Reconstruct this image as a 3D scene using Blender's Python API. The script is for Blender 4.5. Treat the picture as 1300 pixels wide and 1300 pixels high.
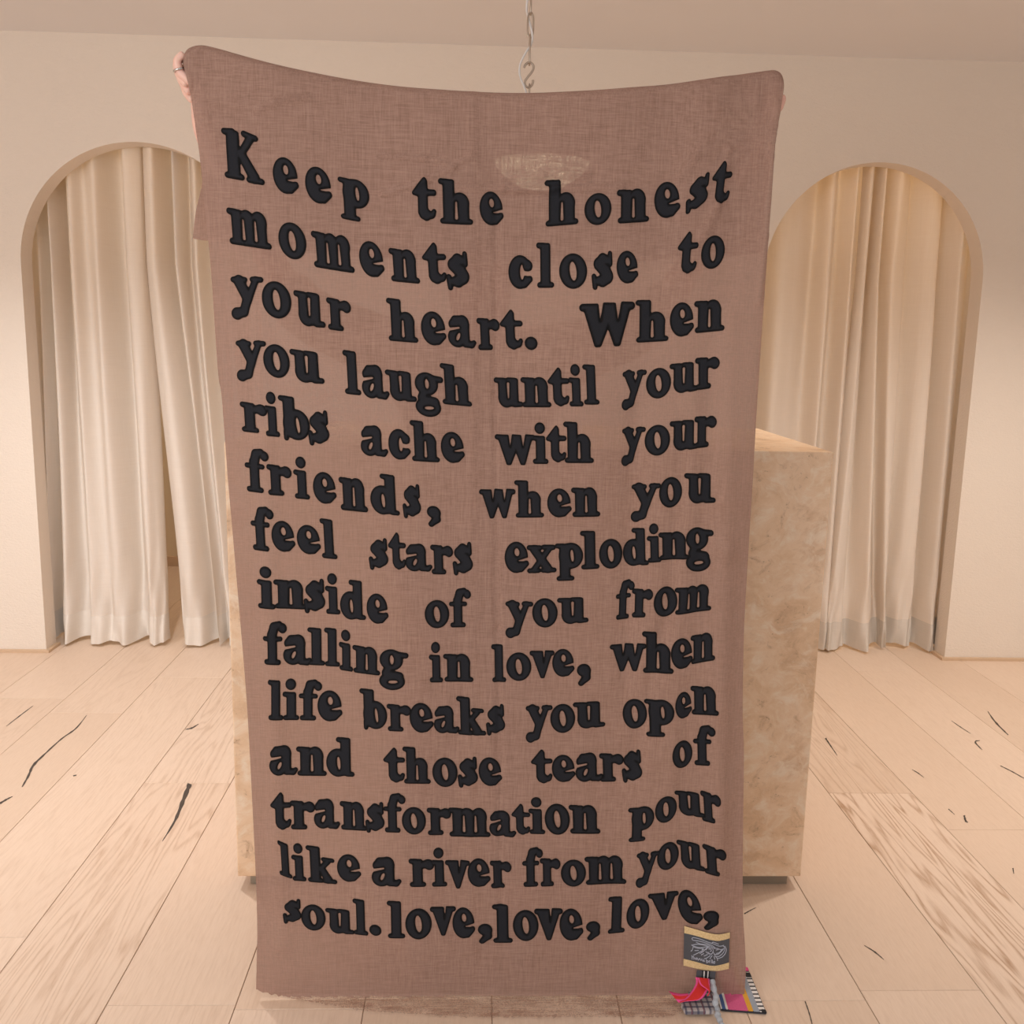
import bpy, bmesh, math, random
import numpy as np
from mathutils import Vector, Matrix

# ------------------------------------------------------------------ clear
for o in list(bpy.data.objects):
    bpy.data.objects.remove(o)
C = bpy.context.scene.collection
random.seed(7)
rng = np.random.default_rng(5)

# ------------------------------------------------------------------ camera, world, light, exposure
CAM_H = 1.35
F_PX, PITCH, YAW, ROLL = 1230.94, 0.1745, 0.0369, 0.0203
fwd = np.array([math.sin(YAW)*math.cos(PITCH), math.cos(YAW)*math.cos(PITCH), -math.sin(PITCH)])
rgt0 = np.array([math.cos(YAW), -math.sin(YAW), 0.0])
up0 = np.cross(rgt0, fwd)
RGT = math.cos(ROLL)*rgt0 + math.sin(ROLL)*up0
UP = -math.sin(ROLL)*rgt0 + math.cos(ROLL)*up0
cam_d = bpy.data.cameras.new('camera')
cam_d.sensor_fit = 'HORIZONTAL'; cam_d.sensor_width = 36.0
cam_d.lens = 36.0*F_PX/1300.0
cam_d.clip_start = 0.05
cam = bpy.data.objects.new('camera', cam_d); C.objects.link(cam)
cam.matrix_world = Matrix(((RGT[0], UP[0], -fwd[0], 0), (RGT[1], UP[1], -fwd[1], 0), (RGT[2], UP[2], -fwd[2], CAM_H), (0, 0, 0, 1)))
sc = bpy.context.scene
sc.camera = cam
sc.view_settings.view_transform = 'Standard'
sc.view_settings.look = 'None'
sc.view_settings.gamma = 1.0
sc.view_settings.use_curve_mapping = False
sc.view_settings.exposure = 0.06
try:
    sc.cycles.use_denoising = True
    sc.cycles.max_bounces = 10
    sc.cycles.transparent_max_bounces = 16
except Exception:
    pass

w = bpy.data.worlds.new('world'); sc.world = w; w.use_nodes = True
w.node_tree.nodes['Background'].inputs[0].default_value = (0.98, 0.99, 1.0, 1)
w.node_tree.nodes['Background'].inputs[1].default_value = 0.72

def light(name, kind, loc, target, power, col, size=0.1, size_y=None, spot=None, blend=0.6):
    d = bpy.data.lights.new(name, kind)
    d.energy = power; d.color = col
    if kind == 'AREA':
        d.size = size
        if size_y:
            d.shape = 'RECTANGLE'; d.size_y = size_y
    else:
        d.shadow_soft_size = size
    if kind == 'SPOT':
        d.spot_size = math.radians(spot); d.spot_blend = blend
    o = bpy.data.objects.new(name, d); C.objects.link(o)
    o.location = loc
    v = Vector(target) - Vector(loc)
    o.rotation_euler = v.to_track_quat('-Z', 'Y').to_euler()
    return o

WARM = (1.0, 0.93, 0.85)
# daylight from the shop front, behind and to the left of the photographer
light('window_daylight', 'AREA', (-2.3, -1.2, 1.45), (-1.6, 4.0, 0.2), 52, (0.96, 0.98, 1.0), 2.2, 1.6)
# recessed ceiling downlights
light('downlight', 'SPOT', (-2.2, 2.75, 2.46), (-2.15, 3.1, 0.0), 62, (0.98, 0.98, 0.99), 0.05, spot=105, blend=0.8)
light('downlight', 'SPOT', (-1.1, 2.75, 2.46), (-1.15, 3.25, 0.0), 90, (0.98, 0.98, 0.98), 0.05, spot=104, blend=0.9)
light('downlight', 'SPOT', (1.6, 2.65, 2.46), (1.7, 3.15, 0.0), 84, WARM, 0.05, spot=108, blend=0.9)
light('downlight', 'SPOT', (2.6, 2.7, 2.46), (2.5, 3.0, 0.0), 74, WARM, 0.05, spot=105, blend=0.9)
light('downlight', 'SPOT', (0.1, 0.55, 2.46), (0.1, 1.5, 0.4), 12, WARM, 0.06, spot=120, blend=0.9)
light('downlight', 'SPOT', (-1.5, 1.0, 2.46), (-1.4, 1.6, 0.0), 20, WARM, 0.05, spot=115, blend=0.9)
light('downlight', 'SPOT', (1.6, 1.0, 2.46), (1.5, 1.6, 0.0), 6, WARM, 0.05, spot=115, blend=0.9)
light('downlight', 'SPOT', (0.1, 3.3, 2.46), (0.1, 3.2, 0.0), 12, WARM, 0.3, spot=115, blend=0.9)
# lamps in the two fitting rooms behind the curtains
light('fitting_room_light', 'POINT', (-1.5, 5.1, 2.25), (0, 0, 0), 13, (1.0, 0.80, 0.56), 0.1)
light('fitting_room_light', 'POINT', (1.75, 5.1, 2.25), (0, 0, 0), 20, (1.0, 0.76, 0.48), 0.1)

# ------------------------------------------------------------------ geometry helpers
ORG = np.array([0.0, 0.0, CAM_H])
def rays(u, v):
    u = np.asarray(u, float); v = np.asarray(v, float)
    return ((u-650)/F_PX)[..., None]*RGT + ((650-v)/F_PX)[..., None]*UP + fwd
def hit(u, v, axis, val):                     # where a sight line meets an axis-aligned plane of the room
    d = rays(u, v)
    t = (val - ORG[axis])/d[..., axis]
    return ORG + t[..., None]*d

def srgb(r, g, b):
    def f(c):
        c /= 255.0
        return c/12.92 if c <= 0.04045 else ((c+0.055)/1.055)**2.4
    return (f(r), f(g), f(b), 1.0)

def add_obj(name, verts, faces, mats, parent=None, smooth=True, fmat=None):
    me = bpy.data.meshes.new(name)
    me.from_pydata([tuple(map(float, p)) for p in verts], [], [tuple(map(int, f)) for f in faces])
    for m in (mats if isinstance(mats, (list, tuple)) else [mats]):
        me.materials.append(m)
    if fmat is not None:
        me.polygons.foreach_set('material_index', list(map(int, fmat)))
    if smooth:
        me.polygons.foreach_set('use_smooth', [True]*len(me.polygons))
    me.update()
    o = bpy.data.objects.new(name, me); C.objects.link(o)
    if parent is not None:
        o.parent = parent
        o.matrix_parent_inverse = Matrix.Translation(-Vector(parent.location))
    return o

def add_bm(name, bm, mats, parent=None, smooth=False):
    me = bpy.data.meshes.new(name); bm.to_mesh(me); bm.free()
    for m in (mats if isinstance(mats, (list, tuple)) else [mats]):
        me.materials.append(m)
    if smooth:
        me.polygons.foreach_set('use_smooth', [True]*len(me.polygons))
    o = bpy.data.objects.new(name, me); C.objects.link(o)
    if parent is not None:
        o.parent = parent
        o.matrix_parent_inverse = Matrix.Translation(-Vector(parent.location))
    return o

def box(bm, x0, x1, y0, y1, z0, z1):
    vs = [bm.verts.new(p) for p in ((x0,y0,z0),(x1,y0,z0),(x1,y1,z0),(x0,y1,z0),(x0,y0,z1),(x1,y0,z1),(x1,y1,z1),(x0,y1,z1))]
    for f in ((3,2,1,0),(4,5,6,7),(0,1,5,4),(1,2,6,5),(2,3,7,6),(3,0,4,7)):
        bm.faces.new([vs[i] for i in f])

def tube(pts, rad, nseg=10, closed=False, caps=True):
    pts = [np.asarray(p, float) for p in pts]; n = len(pts)
    V, Fc = [], []
    prev = None
    for i in range(n):
        if closed:
            t = pts[(i+1) % n]-pts[(i-1) % n]
        else:
            t = pts[min(i+1, n-1)]-pts[max(i-1, 0)]
        t = t/np.linalg.norm(t)
        if prev is None:
            a = np.array([0, 0, 1.0]) if abs(t[2]) < 0.9 else np.array([1.0, 0, 0])
            nrm = np.cross(t, a)
        else:
            nrm = prev - t*(prev@t)
        nrm /= np.linalg.norm(nrm); prev = nrm
        b = np.cross(t, nrm)
        r = rad[i] if hasattr(rad, '__len__') else rad
        for k in range(nseg):
            an = 2*math.pi*k/nseg
            V.append(pts[i]+r*(math.cos(an)*nrm+math.sin(an)*b))
    for i in range(n if closed else n-1):
        j = (i+1) % n
        for k in range(nseg):
            Fc.append((i*nseg+k, i*nseg+(k+1) % nseg, j*nseg+(k+1) % nseg, j*nseg+k))
    if not closed and caps:
        Fc.append(tuple(range(nseg-1, -1, -1)))
        Fc.append(tuple((n-1)*nseg+k for k in range(nseg)))
    return V, Fc

def catmull(P, m):
    P = np.asarray(P, float); n = len(P)
    ts = np.linspace(0, n-1, m); out = []
    for t in ts:
        i = min(int(t), n-2); f = t-i
        p0 = P[max(i-1, 0)]; p1 = P[i]; p2 = P[i+1]; p3 = P[min(i+2, n-1)]
        out.append(0.5*((2*p1)+(-p0+p2)*f+(2*p0-5*p1+4*p2-p3)*f*f+(-p0+3*p1-3*p2+p3)*f**3))
    return np.array(out)

def resample(P, s):                            # polyline at arclength fractions s
    P = np.asarray(P, float)
    L = np.r_[0, np.cumsum(np.linalg.norm(np.diff(P, axis=0), axis=1))]; L /= L[-1]
    return np.stack([np.interp(s, L, P[:, k]) for k in range(P.shape[1])], -1)

def empty(name, loc, label, cat, group=None):
    o = bpy.data.objects.new(name, None); C.objects.link(o)
    o.location = loc; o.empty_display_size = 0.1
    o['label'] = label; o['category'] = cat
    if group: o['group'] = group
    return o
def tag(o, label, cat, group=None):
    o['label'] = label; o['category'] = cat
    if group: o['group'] = group
    return o
def struct(o):
    o['kind'] = 'structure'; return o

# ------------------------------------------------------------------ materials
class NT:
    def __init__(s, name):
        s.m = bpy.data.materials.new(name); s.m.use_nodes = True
        s.t = s.m.node_tree; s.t.nodes.clear()
        s.out = s.t.nodes.new('ShaderNodeOutputMaterial')
    def n(s, typ, ins=None, **kw):
        nd = s.t.nodes.new('ShaderNode'+typ)
        for k, v in kw.items(): setattr(nd, k, v)
        for k, v in (ins or {}).items():
            sk = nd.inputs[k]
            if hasattr(v, 'is_output') or isinstance(v, bpy.types.NodeSocket): s.t.links.new(v, sk)
            else: sk.default_value = v
        return nd
    def ramp(s, fac, stops):
        r = s.n('ValToRGB', {0: fac})
        e = r.color_ramp.elements
        while len(e) < len(stops): e.new(0.5)
        for i, (p, c) in enumerate(stops):
            e[i].position = p; e[i].color = c
        return r.outputs[0]
    def mix(s, f, a, b, mode='MIX'):
        nd = s.n('MixRGB', {0: f, 1: a, 2: b}, blend_type=mode); return nd.outputs[0]
    def math(s, op, a, b=0.0, c=None):
        nd = s.n('Math', {0: a, 1: b}, operation=op)
        if c is not None: nd.inputs[2].default_value = c
        return nd.outputs[0]
    def noise(s, vec, scale, detail=3, rough=0.5, dist=0.0):
        return s.n('TexNoise', {'Vector': vec, 'Scale': scale, 'Detail': detail, 'Roughness': rough, 'Distortion': dist}).outputs[0]
    def obj(s, scale=(1, 1, 1), rot=(0, 0, 0), loc=(0, 0, 0)):
        c = s.n('TexCoord').outputs['Object']
        return s.n('Mapping', {'Vector': c, 'Scale': scale, 'Rotation': rot, 'Location': loc}).outputs[0]
    def bump(s, h, strength=0.3, dist=0.01):
        return s.n('Bump', {'Height': h, 'Strength': strength, 'Distance': dist}).outputs[0]
    def pbr(s, col, rough=0.6, normal=None, **kw):
        ins = {'Base Color': col, 'Roughness': rough}
        if normal is not None: ins['Normal'] = normal
        for k, v in kw.items(): ins[k.replace('_', ' ')] = v
        return s.n('BsdfPrincipled', ins).outputs[0]
    def done(s, sh):
        s.t.links.new(sh, s.out.inputs[0]); return s.m

def simple(name, rgb, rough=0.6, metal=0.0, vary=0.08, scale=30, bump=0.0, **kw):
    t = NT(name); v = t.obj()
    n = t.noise(v, scale, 4)
    c = srgb(*rgb)
    d = tuple(x*(1-vary) for x in c[:3])+(1,); e = tuple(min(1, x*(1+vary)) for x in c[:3])+(1,)
    col = t.mix(n, d, e)
    nm = t.bump(n, bump, 0.004) if bump else None
    return t.done(t.pbr(col, rough, nm, Metallic=metal, **kw))

# plaster
t = NT('textured_plaster'); v = t.obj()
n1 = t.noise(v, 1.3, 3); n2 = t.noise(t.obj((1, 1, 1.7)), 95, 3, 0.6); n3 = t.noise(v, 260, 2)
col = t.mix(n1, srgb(228, 214, 200), srgb(234, 221, 207))
h = t.math('ADD', n2, t.math('MULTIPLY', n3, 0.4))
M_WALL = t.done(t.pbr(col, 0.75, t.bump(h, 0.32, 0.006)))
M_CEIL = simple('ceiling_paint', (230, 226, 225), 0.9, vary=0.02, scale=3)
M_ROOM = simple('fitting_room_paint', (222, 202, 172), 0.9, vary=0.03, scale=3)

# floor planks: face attribute 'tint' and 'shift' per plank
def floor_mat():
    t = NT('oak_planks')
    tint = t.n('Attribute', attribute_name='tint').outputs['Fac']
    shift = t.n('Attribute', attribute_name='shift').outputs['Fac']
    strong = t.n('Attribute', attribute_name='grain').outputs['Fac']
    co = t.n('TexCoord').outputs['Object']
    off = t.n('CombineXYZ', {0: shift, 1: t.math('MULTIPLY', shift, 3.7), 2: shift}).outputs[0]
    vec = t.n('VectorMath', {0: co, 1: off}, operation='ADD').outputs[0]
    vs = t.n('Mapping', {'Vector': vec, 'Scale': (1, 0.09, 1)}).outputs[0]
    gv = t.n('Mapping', {'Vector': vec, 'Scale': (1, 0.075, 1)}).outputs[0]
    nz = t.noise(gv, 9.0, 2.5, 0.5, 0.25)
    lines = t.math('ADD', t.math('MULTIPLY', t.math('SINE', t.math('MULTIPLY', nz, 120.0)), 0.5), 0.5)
    ring = t.math('MULTIPLY', t.math('POWER', lines, 3.0), t.n('Clamp', {0: t.math('MULTIPLY', t.noise(gv, 24, 2), 1.5)}).outputs[0])
    fine = t.noise(vs, 260, 3, 0.6)
    soft = t.noise(t.n('Mapping', {'Vector': vec, 'Scale': (1, 0.4, 1)}).outputs[0], 4, 4, 0.6)
    base = t.mix(tint, srgb(220, 194, 171), srgb(231, 207, 186))
    c = t.mix(t.math('MULTIPLY', soft, 0.42), base, srgb(208, 181, 159))
    c = t.mix(t.math('MULTIPLY', t.math('SUBTRACT', fine, 0.4), 0.45), c, srgb(176, 138, 106))
    rg = t.math('MULTIPLY', t.math('MULTIPLY', ring, strong), t.math('MULTIPLY', t.math('ADD', fine, 0.1), 0.75))
    c = t.mix(rg, c, srgb(158, 116, 80))
    hh = t.math('SUBTRACT', t.math('MULTIPLY', fine, 0.4), rg)
    return t.done(t.pbr(c, t.math('ADD', 0.42, t.math('MULTIPLY', soft, 0.18)), t.bump(hh, 0.22, 0.002), Specular_IOR_Level=0.4))
M_FLOOR = floor_mat()
M_GAP = simple('plank_joint', (172, 136, 106), 0.9)
M_CRACK = simple('dark_knot_filler', (72, 62, 54), 0.6, vary=0.3)
M_TRIM = simple('pale_oak_trim', (206, 176, 146), 0.5, scale=60)

# travertine
def trav():
    t = NT('travertine'); v = t.obj((1, 1, 1.25))
    d = t.noise(v, 2.2, 5, 0.6)
    wv = t.n('VectorMath', {0: v, 1: t.n('CombineXYZ', {0: t.math('MULTIPLY', d, 0.22), 2: t.math('MULTIPLY', d, 0.22)}).outputs[0]}, operation='ADD').outputs[0]
    a = t.noise(wv, 5.0, 7, 0.7, 0.25); b = t.noise(wv, 17, 8, 0.72, 0.5); p = t.noise(v, 130, 3, 0.6)
    c = t.ramp(a, [(0.30, srgb(206, 168, 134)), (0.46, srgb(230, 194, 158)), (0.56, srgb(238, 206, 174)), (0.72, srgb(212, 172, 136))])
    c = t.mix(t.ramp(b, [(0.50, (0, 0, 0, 1)), (0.66, (0.8, 0.8, 0.8, 1))]), c, srgb(244, 224, 200))
    c = t.mix(t.ramp(b, [(0.30, (0.75, 0.75, 0.75, 1)), (0.44, (0, 0, 0, 1))]), c, srgb(186, 150, 118))
    pits = t.ramp(t.math('ADD', t.math('MULTIPLY', p, 0.55), t.math('MULTIPLY', b, 0.45)), [(0.355, (1, 1, 1, 1)), (0.385, (0, 0, 0, 1))])
    c = t.mix(t.math('MULTIPLY', pits, 0.6), c, srgb(158, 126, 101))
    return t.done(t.pbr(c, 0.42, t.bump(t.math('SUBTRACT', t.math('MULTIPLY', p, 0.3), pits), 0.15, 0.003)))
M_TRAV = trav()
M_PLINTH = simple('plinth_metal', (150, 138, 122), 0.4, metal=0.3, scale=20)

def fabric_sheet(name, c0, c1, transl, transp, weave=420, slub=True):
    t = NT(name)
    v = t.obj()
    hx = t.noise(t.obj((0.06, 1, 1)), weave, 2, 0.7)     # weft lines
    vx = t.noise(t.obj((1, 1, 0.06)), weave, 2, 0.7)     # warp lines
    lx = t.noise(t.obj((0.12, 1, 1)), weave*0.35, 3, 0.7)
    lz = t.noise(t.obj((1, 1, 0.12)), weave*0.35, 3, 0.7)
    big = t.noise(v, 3.0, 3)
    wsum = t.math('ADD', t.math('ADD', hx, vx), t.math('MULTIPLY', t.math('ADD', lx, lz), 0.5))
    wn = t.math('ADD', t.math('MULTIPLY', t.math('SUBTRACT', wsum, 1.5), 0.9), 0.5)
    wn = t.n('Clamp', {0: wn}).outputs[0]
    col = t.mix(wn, c0, c1)
    col = t.mix(t.math('MULTIPLY', big, 0.25), col, tuple(0.86*x for x in c0[:3])+(1,))
    wr = t.noise(t.obj((1, 1, 1)), 7, 2, 0.4, 1.0)
    nrm = t.bump(t.math('ADD', t.math('MULTIPLY', wsum, 0.25), t.math('MULTIPLY', wr, 0.4)), 0.35, 0.004)
    dif = t.pbr(col, 0.95, nrm, Specular_IOR_Level=0.1)
    tr = t.n('BsdfTranslucent', {'Color': col, 'Normal': nrm}).outputs[0]
    m1 = t.n('MixShader', {0: transl, 1: dif, 2: tr}).outputs[0]
    tp = t.n('BsdfTransparent').outputs[0]
    hole = t.n('Clamp', {0: t.math('MULTIPLY', t.math('SUBTRACT', 1.75, wsum), transp*4.5)}).outputs[0]
    hole = t.math('MULTIPLY', hole, 1.0)
    m2 = t.n('MixShader', {0: hole, 1: m1, 2: tp}).outputs[0]
    return t.done(m2)
M_CLOTH = fabric_sheet('rose_brown_gauze', srgb(150, 117, 103), srgb(178, 145, 130), 0.15, 0.06)

M_FRINGE = fabric_sheet('loose_gauze_fringe', srgb(156, 121, 104), srgb(184, 149, 131), 0.3, 0.62)

def curtain_mat(name, transl, c0=srgb(232, 221, 209), c1=srgb(246, 238, 229)):
    t = NT(name)
    a = t.noise(t.obj((1, 1, 0.04)), 220, 2); b = t.noise(t.obj((0.04, 0.04, 1)), 220, 2)
    wv = t.math('MULTIPLY', t.math('ADD', a, b), 0.5)
    col = t.mix(wv, c0, c1)
    nrm = t.bump(wv, 0.12, 0.002)
    dif = t.pbr(col, 0.8, nrm, Sheen_Weight=0.04)
    tr = t.n('BsdfTranslucent', {'Color': srgb(222, 196, 158)}).outputs[0]
    return t.done(t.n('MixShader', {0: transl, 1: dif, 2: tr}).outputs[0])
M_CURT = curtain_mat('cream_curtain_cotton', 0.22)
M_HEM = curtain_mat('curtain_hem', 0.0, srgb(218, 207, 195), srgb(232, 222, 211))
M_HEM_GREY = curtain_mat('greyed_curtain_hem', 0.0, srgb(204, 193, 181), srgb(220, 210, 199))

# applique letters: felt inside, satin stitch on the rim (attribute 'rim' 0 at the edge)
t = NT('black_applique')
rim = t.n('Attribute', attribute_name='rim').outputs['Fac']
n = t.noise(t.obj(), 600, 2)
col = t.mix(rim, srgb(20, 19, 20), t.mix(n, srgb(31, 31, 35), srgb(41, 42, 47)))
M_LETTER = t.done(t.pbr(col, 0.9, t.bump(n, 0.2, 0.001), Specular_IOR_Level=0.15))

M_STEEL = simple('nickel_steel', (186, 172, 158), 0.3, metal=0.85)
M_CORD = simple('white_flex', (225, 222, 220), 0.5)
M_SKIN = simple('skin', (232, 186, 170), 0.5, vary=0.05, scale=25, Subsurface_Weight=0.15)
M_HAIR = simple('brown_hair', (84, 60, 44), 0.6, vary=0.3, scale=140)
M_TOP = simple('cream_knit', (214, 204, 190), 0.9, vary=0.06, scale=160, bump=0.3)
M_TROUSER = simple('sand_twill', (178, 160, 140), 0.9, vary=0.06, scale=200)
M_SHOE = simple('white_leather', (222, 216, 208), 0.5)
M_SILVER = simple('silver', (200, 200, 200), 0.2, metal=1.0, vary=0.02)
M_EYE = simple('eye', (50, 40, 34), 0.2)

# ------------------------------------------------------------------ room
WY = 4.047                 # front face of the arched wall
WT = 0.10
CZ = 2.484
# floor planks (width 0.2622 m, seams run straight into the room)
PW, PX0 = 0.2622, -0.479
ends = {}                  # known butt joints seen in the photo: row -> list of Y
def row_of(x): return int(math.floor((x-PX0)/PW))
for (u, vv) in ((245, 994), (215, 1276), (130, 905), (15, 1190), (1105, 1007), (1060, 1270), (1230, 1257), (450, 1281), (720, 1270)):
    p = hit(u, vv, 2, 0.0)
    ends.setdefault(row_of(p[0]), []).append(float(p[1]))
V, Fc, tint, shift, grain, mi = [], [], [], [], [], []
Y0, Y1 = -1.0, 6.2
g = 0.0005
strongrows = {row_of(hit(1180, 1120, 2, 0.0)[0]): 1, row_of(hit(130, 1150, 2, 0.0)[0]): 1}
for r in range(-15, 19):
    x0 = PX0+r*PW; x1 = x0+PW
    ys = sorted(ends.get(r, [])) or [random.uniform(0.5, 2.4)]
    while ys[-1] < Y1: ys.append(ys[-1]+random.uniform(1.7, 2.3))
    while ys[0] > Y0: ys.insert(0, ys[0]-random.uniform(1.7, 2.3))
    for a, b in zip(ys[:-1], ys[1:]):
        a2, b2 = max(a, Y0)+g, min(b, Y1)-g
        if b2 <= a2: continue
        k = len(V)
        e = 0.0010
        V += [(x0+g, a2, -0.0015), (x1-g, a2, -0.0015), (x1-g, b2, -0.0015), (x0+g, b2, -0.0015),
              (x0+g+e, a2+e, 0), (x1-g-e, a2+e, 0), (x1-g-e, b2-e, 0), (x0+g+e, b2-e, 0)]
        Fc += [(k+4, k+5, k+6, k+7), (k, k+1, k+5, k+4), (k+1, k+2, k+6, k+5), (k+2, k+3, k+7, k+6), (k+3, k, k+4, k+7)]
        ti, sh = random.random(), random.uniform(0, 30)
        gr = random.choice([0.08, 0.12, 0.18, 0.28])
        if r in strongrows: gr = 0.7
        if r in strongrows and r > 3 and a < 2.2 and b < 2.9: gr = 1.5
        tint += [ti]*5; shift += [sh]*5; grain += [gr]*5; mi += [0]*5
k = len(V)
XA, XB = PX0-15*PW, PX0+19*PW
V += [(XA, Y0, -0.003), (XB, Y0, -0.003), (XB, Y1, -0.003), (XA, Y1, -0.003), (XA, Y0, -0.06), (XB, Y0, -0.06), (XB, Y1, -0.06), (XA, Y1, -0.06)]
Fc += [(k, k+1, k+2, k+3), (k+7, k+6, k+5, k+4), (k+4, k+5, k+1, k), (k+5, k+6, k+2, k+1), (k+6, k+7, k+3, k+2), (k+7, k+4, k, k+3)]
tint += [0.5]*6; shift += [0.0]*6; grain += [0.0]*6; mi += [1]*6
# dark filled cracks of the oak, inlaid flush (pixel paths laid on the floor)
cracks = [([(241, 995), (233, 1015), (222, 1042), (206, 1068)], [5.5, 5, 3, 0.5]),
          ([(110, 908), (96, 925), (78, 938), (56, 958), (42, 972), (36, 985), (28, 999)], [0.4, 1.6, 1.4, 1.8, 3.0, 2.6, 1.4]),
          ([(42, 896), (26, 908), (8, 922)], [0.4, 1.2, 0.5]),
          ([(16, 1011), (8, 1015), (-2, 1021)], [0.6, 2.0, 2.5]),
          ([(252, 919), (244, 924), (235, 926)], [0.5, 2, 0.6]),
          ([(1048, 937), (1054, 946), (1063, 959)], [2.0, 1.4, 0.5]),
          ([(1254, 903), (1264, 917), (1280, 933)], [0.6, 2.0, 1.0]),
          ([(1244, 940), (1238, 942), (1247, 952)], [0.5, 2.0, 0.5]),
          ([(1224, 1035), (1226, 1042), (1229, 1044)], [2.2, 2.5, 0.6]),
          ([(1204, 1027), (1212, 1034)], [1.2, 0.4]),
          ([(1208, 915), (1218, 922), (1232, 931)], [0.3, 0.9, 0.4]),
          ([(1270, 972), (1284, 979), (1300, 988)], [0.8, 1.1, 0.8]),
          ([(1286, 1102), (1287, 1109)], [1.6, 0.8]),
          ([(945, 1160), (952, 1156), (960, 1152)], [1.6, 1.2, 0.5]),
          ([(93, 985), (97, 984)], [1.6, 1.2]),
          ([(1022, 1271), (1027, 1285), (1031, 1300)], [1.2, 1.4, 1.2]),
          ([(1097, 1200), (1110, 1208), (1122, 1218)], [0.4, 1.6, 0.6]),
          ([(1158, 977), (1165, 981), (1173, 987)], [0.4, 1.1, 0.3])]
for path, wd in cracks:
    P = catmull(path, 4*len(path)); W_ = np.interp(np.linspace(0, 1, len(P)), np.linspace(0, 1, len(wd)), wd)
    k = len(V)
    for i in range(len(P)):
        d = P[min(i+1, len(P)-1)]-P[max(i-1, 0)]; d /= np.linalg.norm(d)
        nn = np.array([-d[1], d[0]])*W_[i]*0.5*(1+0.25*math.sin(i*2.3))
        for sgn in (1, -1):
            q = hit(*(P[i]+sgn*nn), 2, 0.0006); V.append(tuple(q))
    for i in range(len(P)-1):
        Fc.append((k+2*i, k+2*i+1, k+2*i+3, k+2*i+2)); mi.append(2); tint.append(0); shift.append(0); grain.append(0)
fl = struct(add_obj('floor', V, Fc, [M_FLOOR, M_GAP, M_CRACK], None, False, mi))
for nm, data in (('tint', tint), ('shift', shift), ('grain', grain)):
    a = fl.data.attributes.new(nm, 'FLOAT', 'FACE'); a.data.foreach_set('value', data)

# arched wall
ARCH = [(-1.358, 0.474, 1.616), (1.619, 0.458, 1.632)]      # centre x, radius, spring height
XL, XR = -3.6, 3.9
def wall_outline():
    pts = [(XL, 0.0), (XL, CZ), (XR, CZ), (XR, 0.0)]
    holes = []
    for cx, r, zs in reversed(ARCH):
        pts.append((cx+r, 0.0))
        for i in range(49):
            an = math.pi*i/48
            pts.append((cx+r*math.cos(an), zs+r*math.sin(an)))
        pts.append((cx-r, 0.0))
    return pts
pts = wall_outline()
bm = bmesh.new()
fv = [bm.verts.new((x, WY, z)) for x, z in pts]
bv = [bm.verts.new((x, WY+WT, z)) for x, z in pts]
bmesh.ops.triangle_fill(bm, edges=[bm.edges.new((fv[i], fv[(i+1) % len(fv)])) for i in range(len(fv))], use_beauty=True)
bmesh.ops.triangle_fill(bm, edges=[bm.edges.new((bv[i], bv[(i+1) % len(bv)])) for i in range(len(bv))], use_beauty=True)
for i in range(len(fv)):
    j = (i+1) % len(fv)
    bm.faces.new((fv[i], fv[j], bv[j], bv[i]))
bmesh.ops.recalc_face_normals(bm, faces=bm.faces[:])
struct(add_bm('wall_back', bm, M_WALL))

bm = bmesh.new(); box(bm, XL, XR, -1.0, 6.2, CZ, CZ+0.1); struct(add_bm('ceiling', bm, M_CEIL))
bm = bmesh.new(); box(bm, XL-0.1, XL, -1.0, WY+WT, 0, CZ); struct(add_bm('wall_left', bm, M_WALL))
bm = bmesh.new(); box(bm, XR, XR+0.1, -1.0, WY+WT, 0, CZ); struct(add_bm('wall_right', bm, M_WALL))
# fitting rooms behind
bm = bmesh.new(); box(bm, XL, XR, 5.66, 5.76, 0, CZ); struct(add_bm('wall_rear', bm, M_ROOM))
bm = bmesh.new(); box(bm, 0.05, 0.15, WY+WT, 5.66, 0, CZ); struct(add_bm('wall_partition', bm, M_ROOM))
bm = bmesh.new(); box(bm, XL, XR, 5.645, 5.66, 0, 0.06); struct(add_bm('baseboard_rear', bm, M_TRIM))
# thin oak bead at the foot of the arched wall, returning into the openings
bm = bmesh.new()
a0, a1 = ARCH[0][0]-ARCH[0][1], ARCH[0][0]+ARCH[0][1]
b0, b1 = ARCH[1][0]-ARCH[1][1], ARCH[1][0]+ARCH[1][1]
T_, HB = 0.018, 0.012
for x0, x1 in ((XL, a0+T_), (a1-T_, b0+T_), (b1-T_, XR)):
    box(bm, x0, x1, WY-T_, WY-0.0005, 0, HB)
for x0 in (a0, a1-T_, b0, b1-T_):
    box(bm, x0+0.0005, x0+T_-0.0005, WY, WY+WT, 0, HB)
struct(add_bm('baseboard_back', bm, M_TRIM))

# ------------------------------------------------------------------ travertine counter
CY = 2.225
pl = hit(1040, 573, 1, CY); TOPZ = float(hit(1000, 573, 1, CY)[2])
BX0 = float(hit(298, 1000, 1, CY)[0]); BX1 = float(hit(1037, 850, 1, CY)[0]); BZ0 = float(hit(980, 1113, 1, CY)[2])
ct = empty('stone_counter', ((BX0+BX1)/2, CY+0.3, 0), 'tall beige travertine block counter standing behind the hanging cloth', 'counter')
def rbox(name, x0, x1, y0, y1, z0, z1, mat, parent, bev=0.004, seg=2):
    bm = bmesh.new(); box(bm, x0, x1, y0, y1, z0, z1)
    bmesh.ops.bevel(bm, geom=bm.edges[:], offset=bev, segments=seg, affect='EDGES', profile=0.6)
    return add_bm(name, bm, mat, parent)
body = rbox('stone_body', BX0, BX1, CY, CY+0.62, BZ0, TOPZ, M_TRAV, ct)
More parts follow.
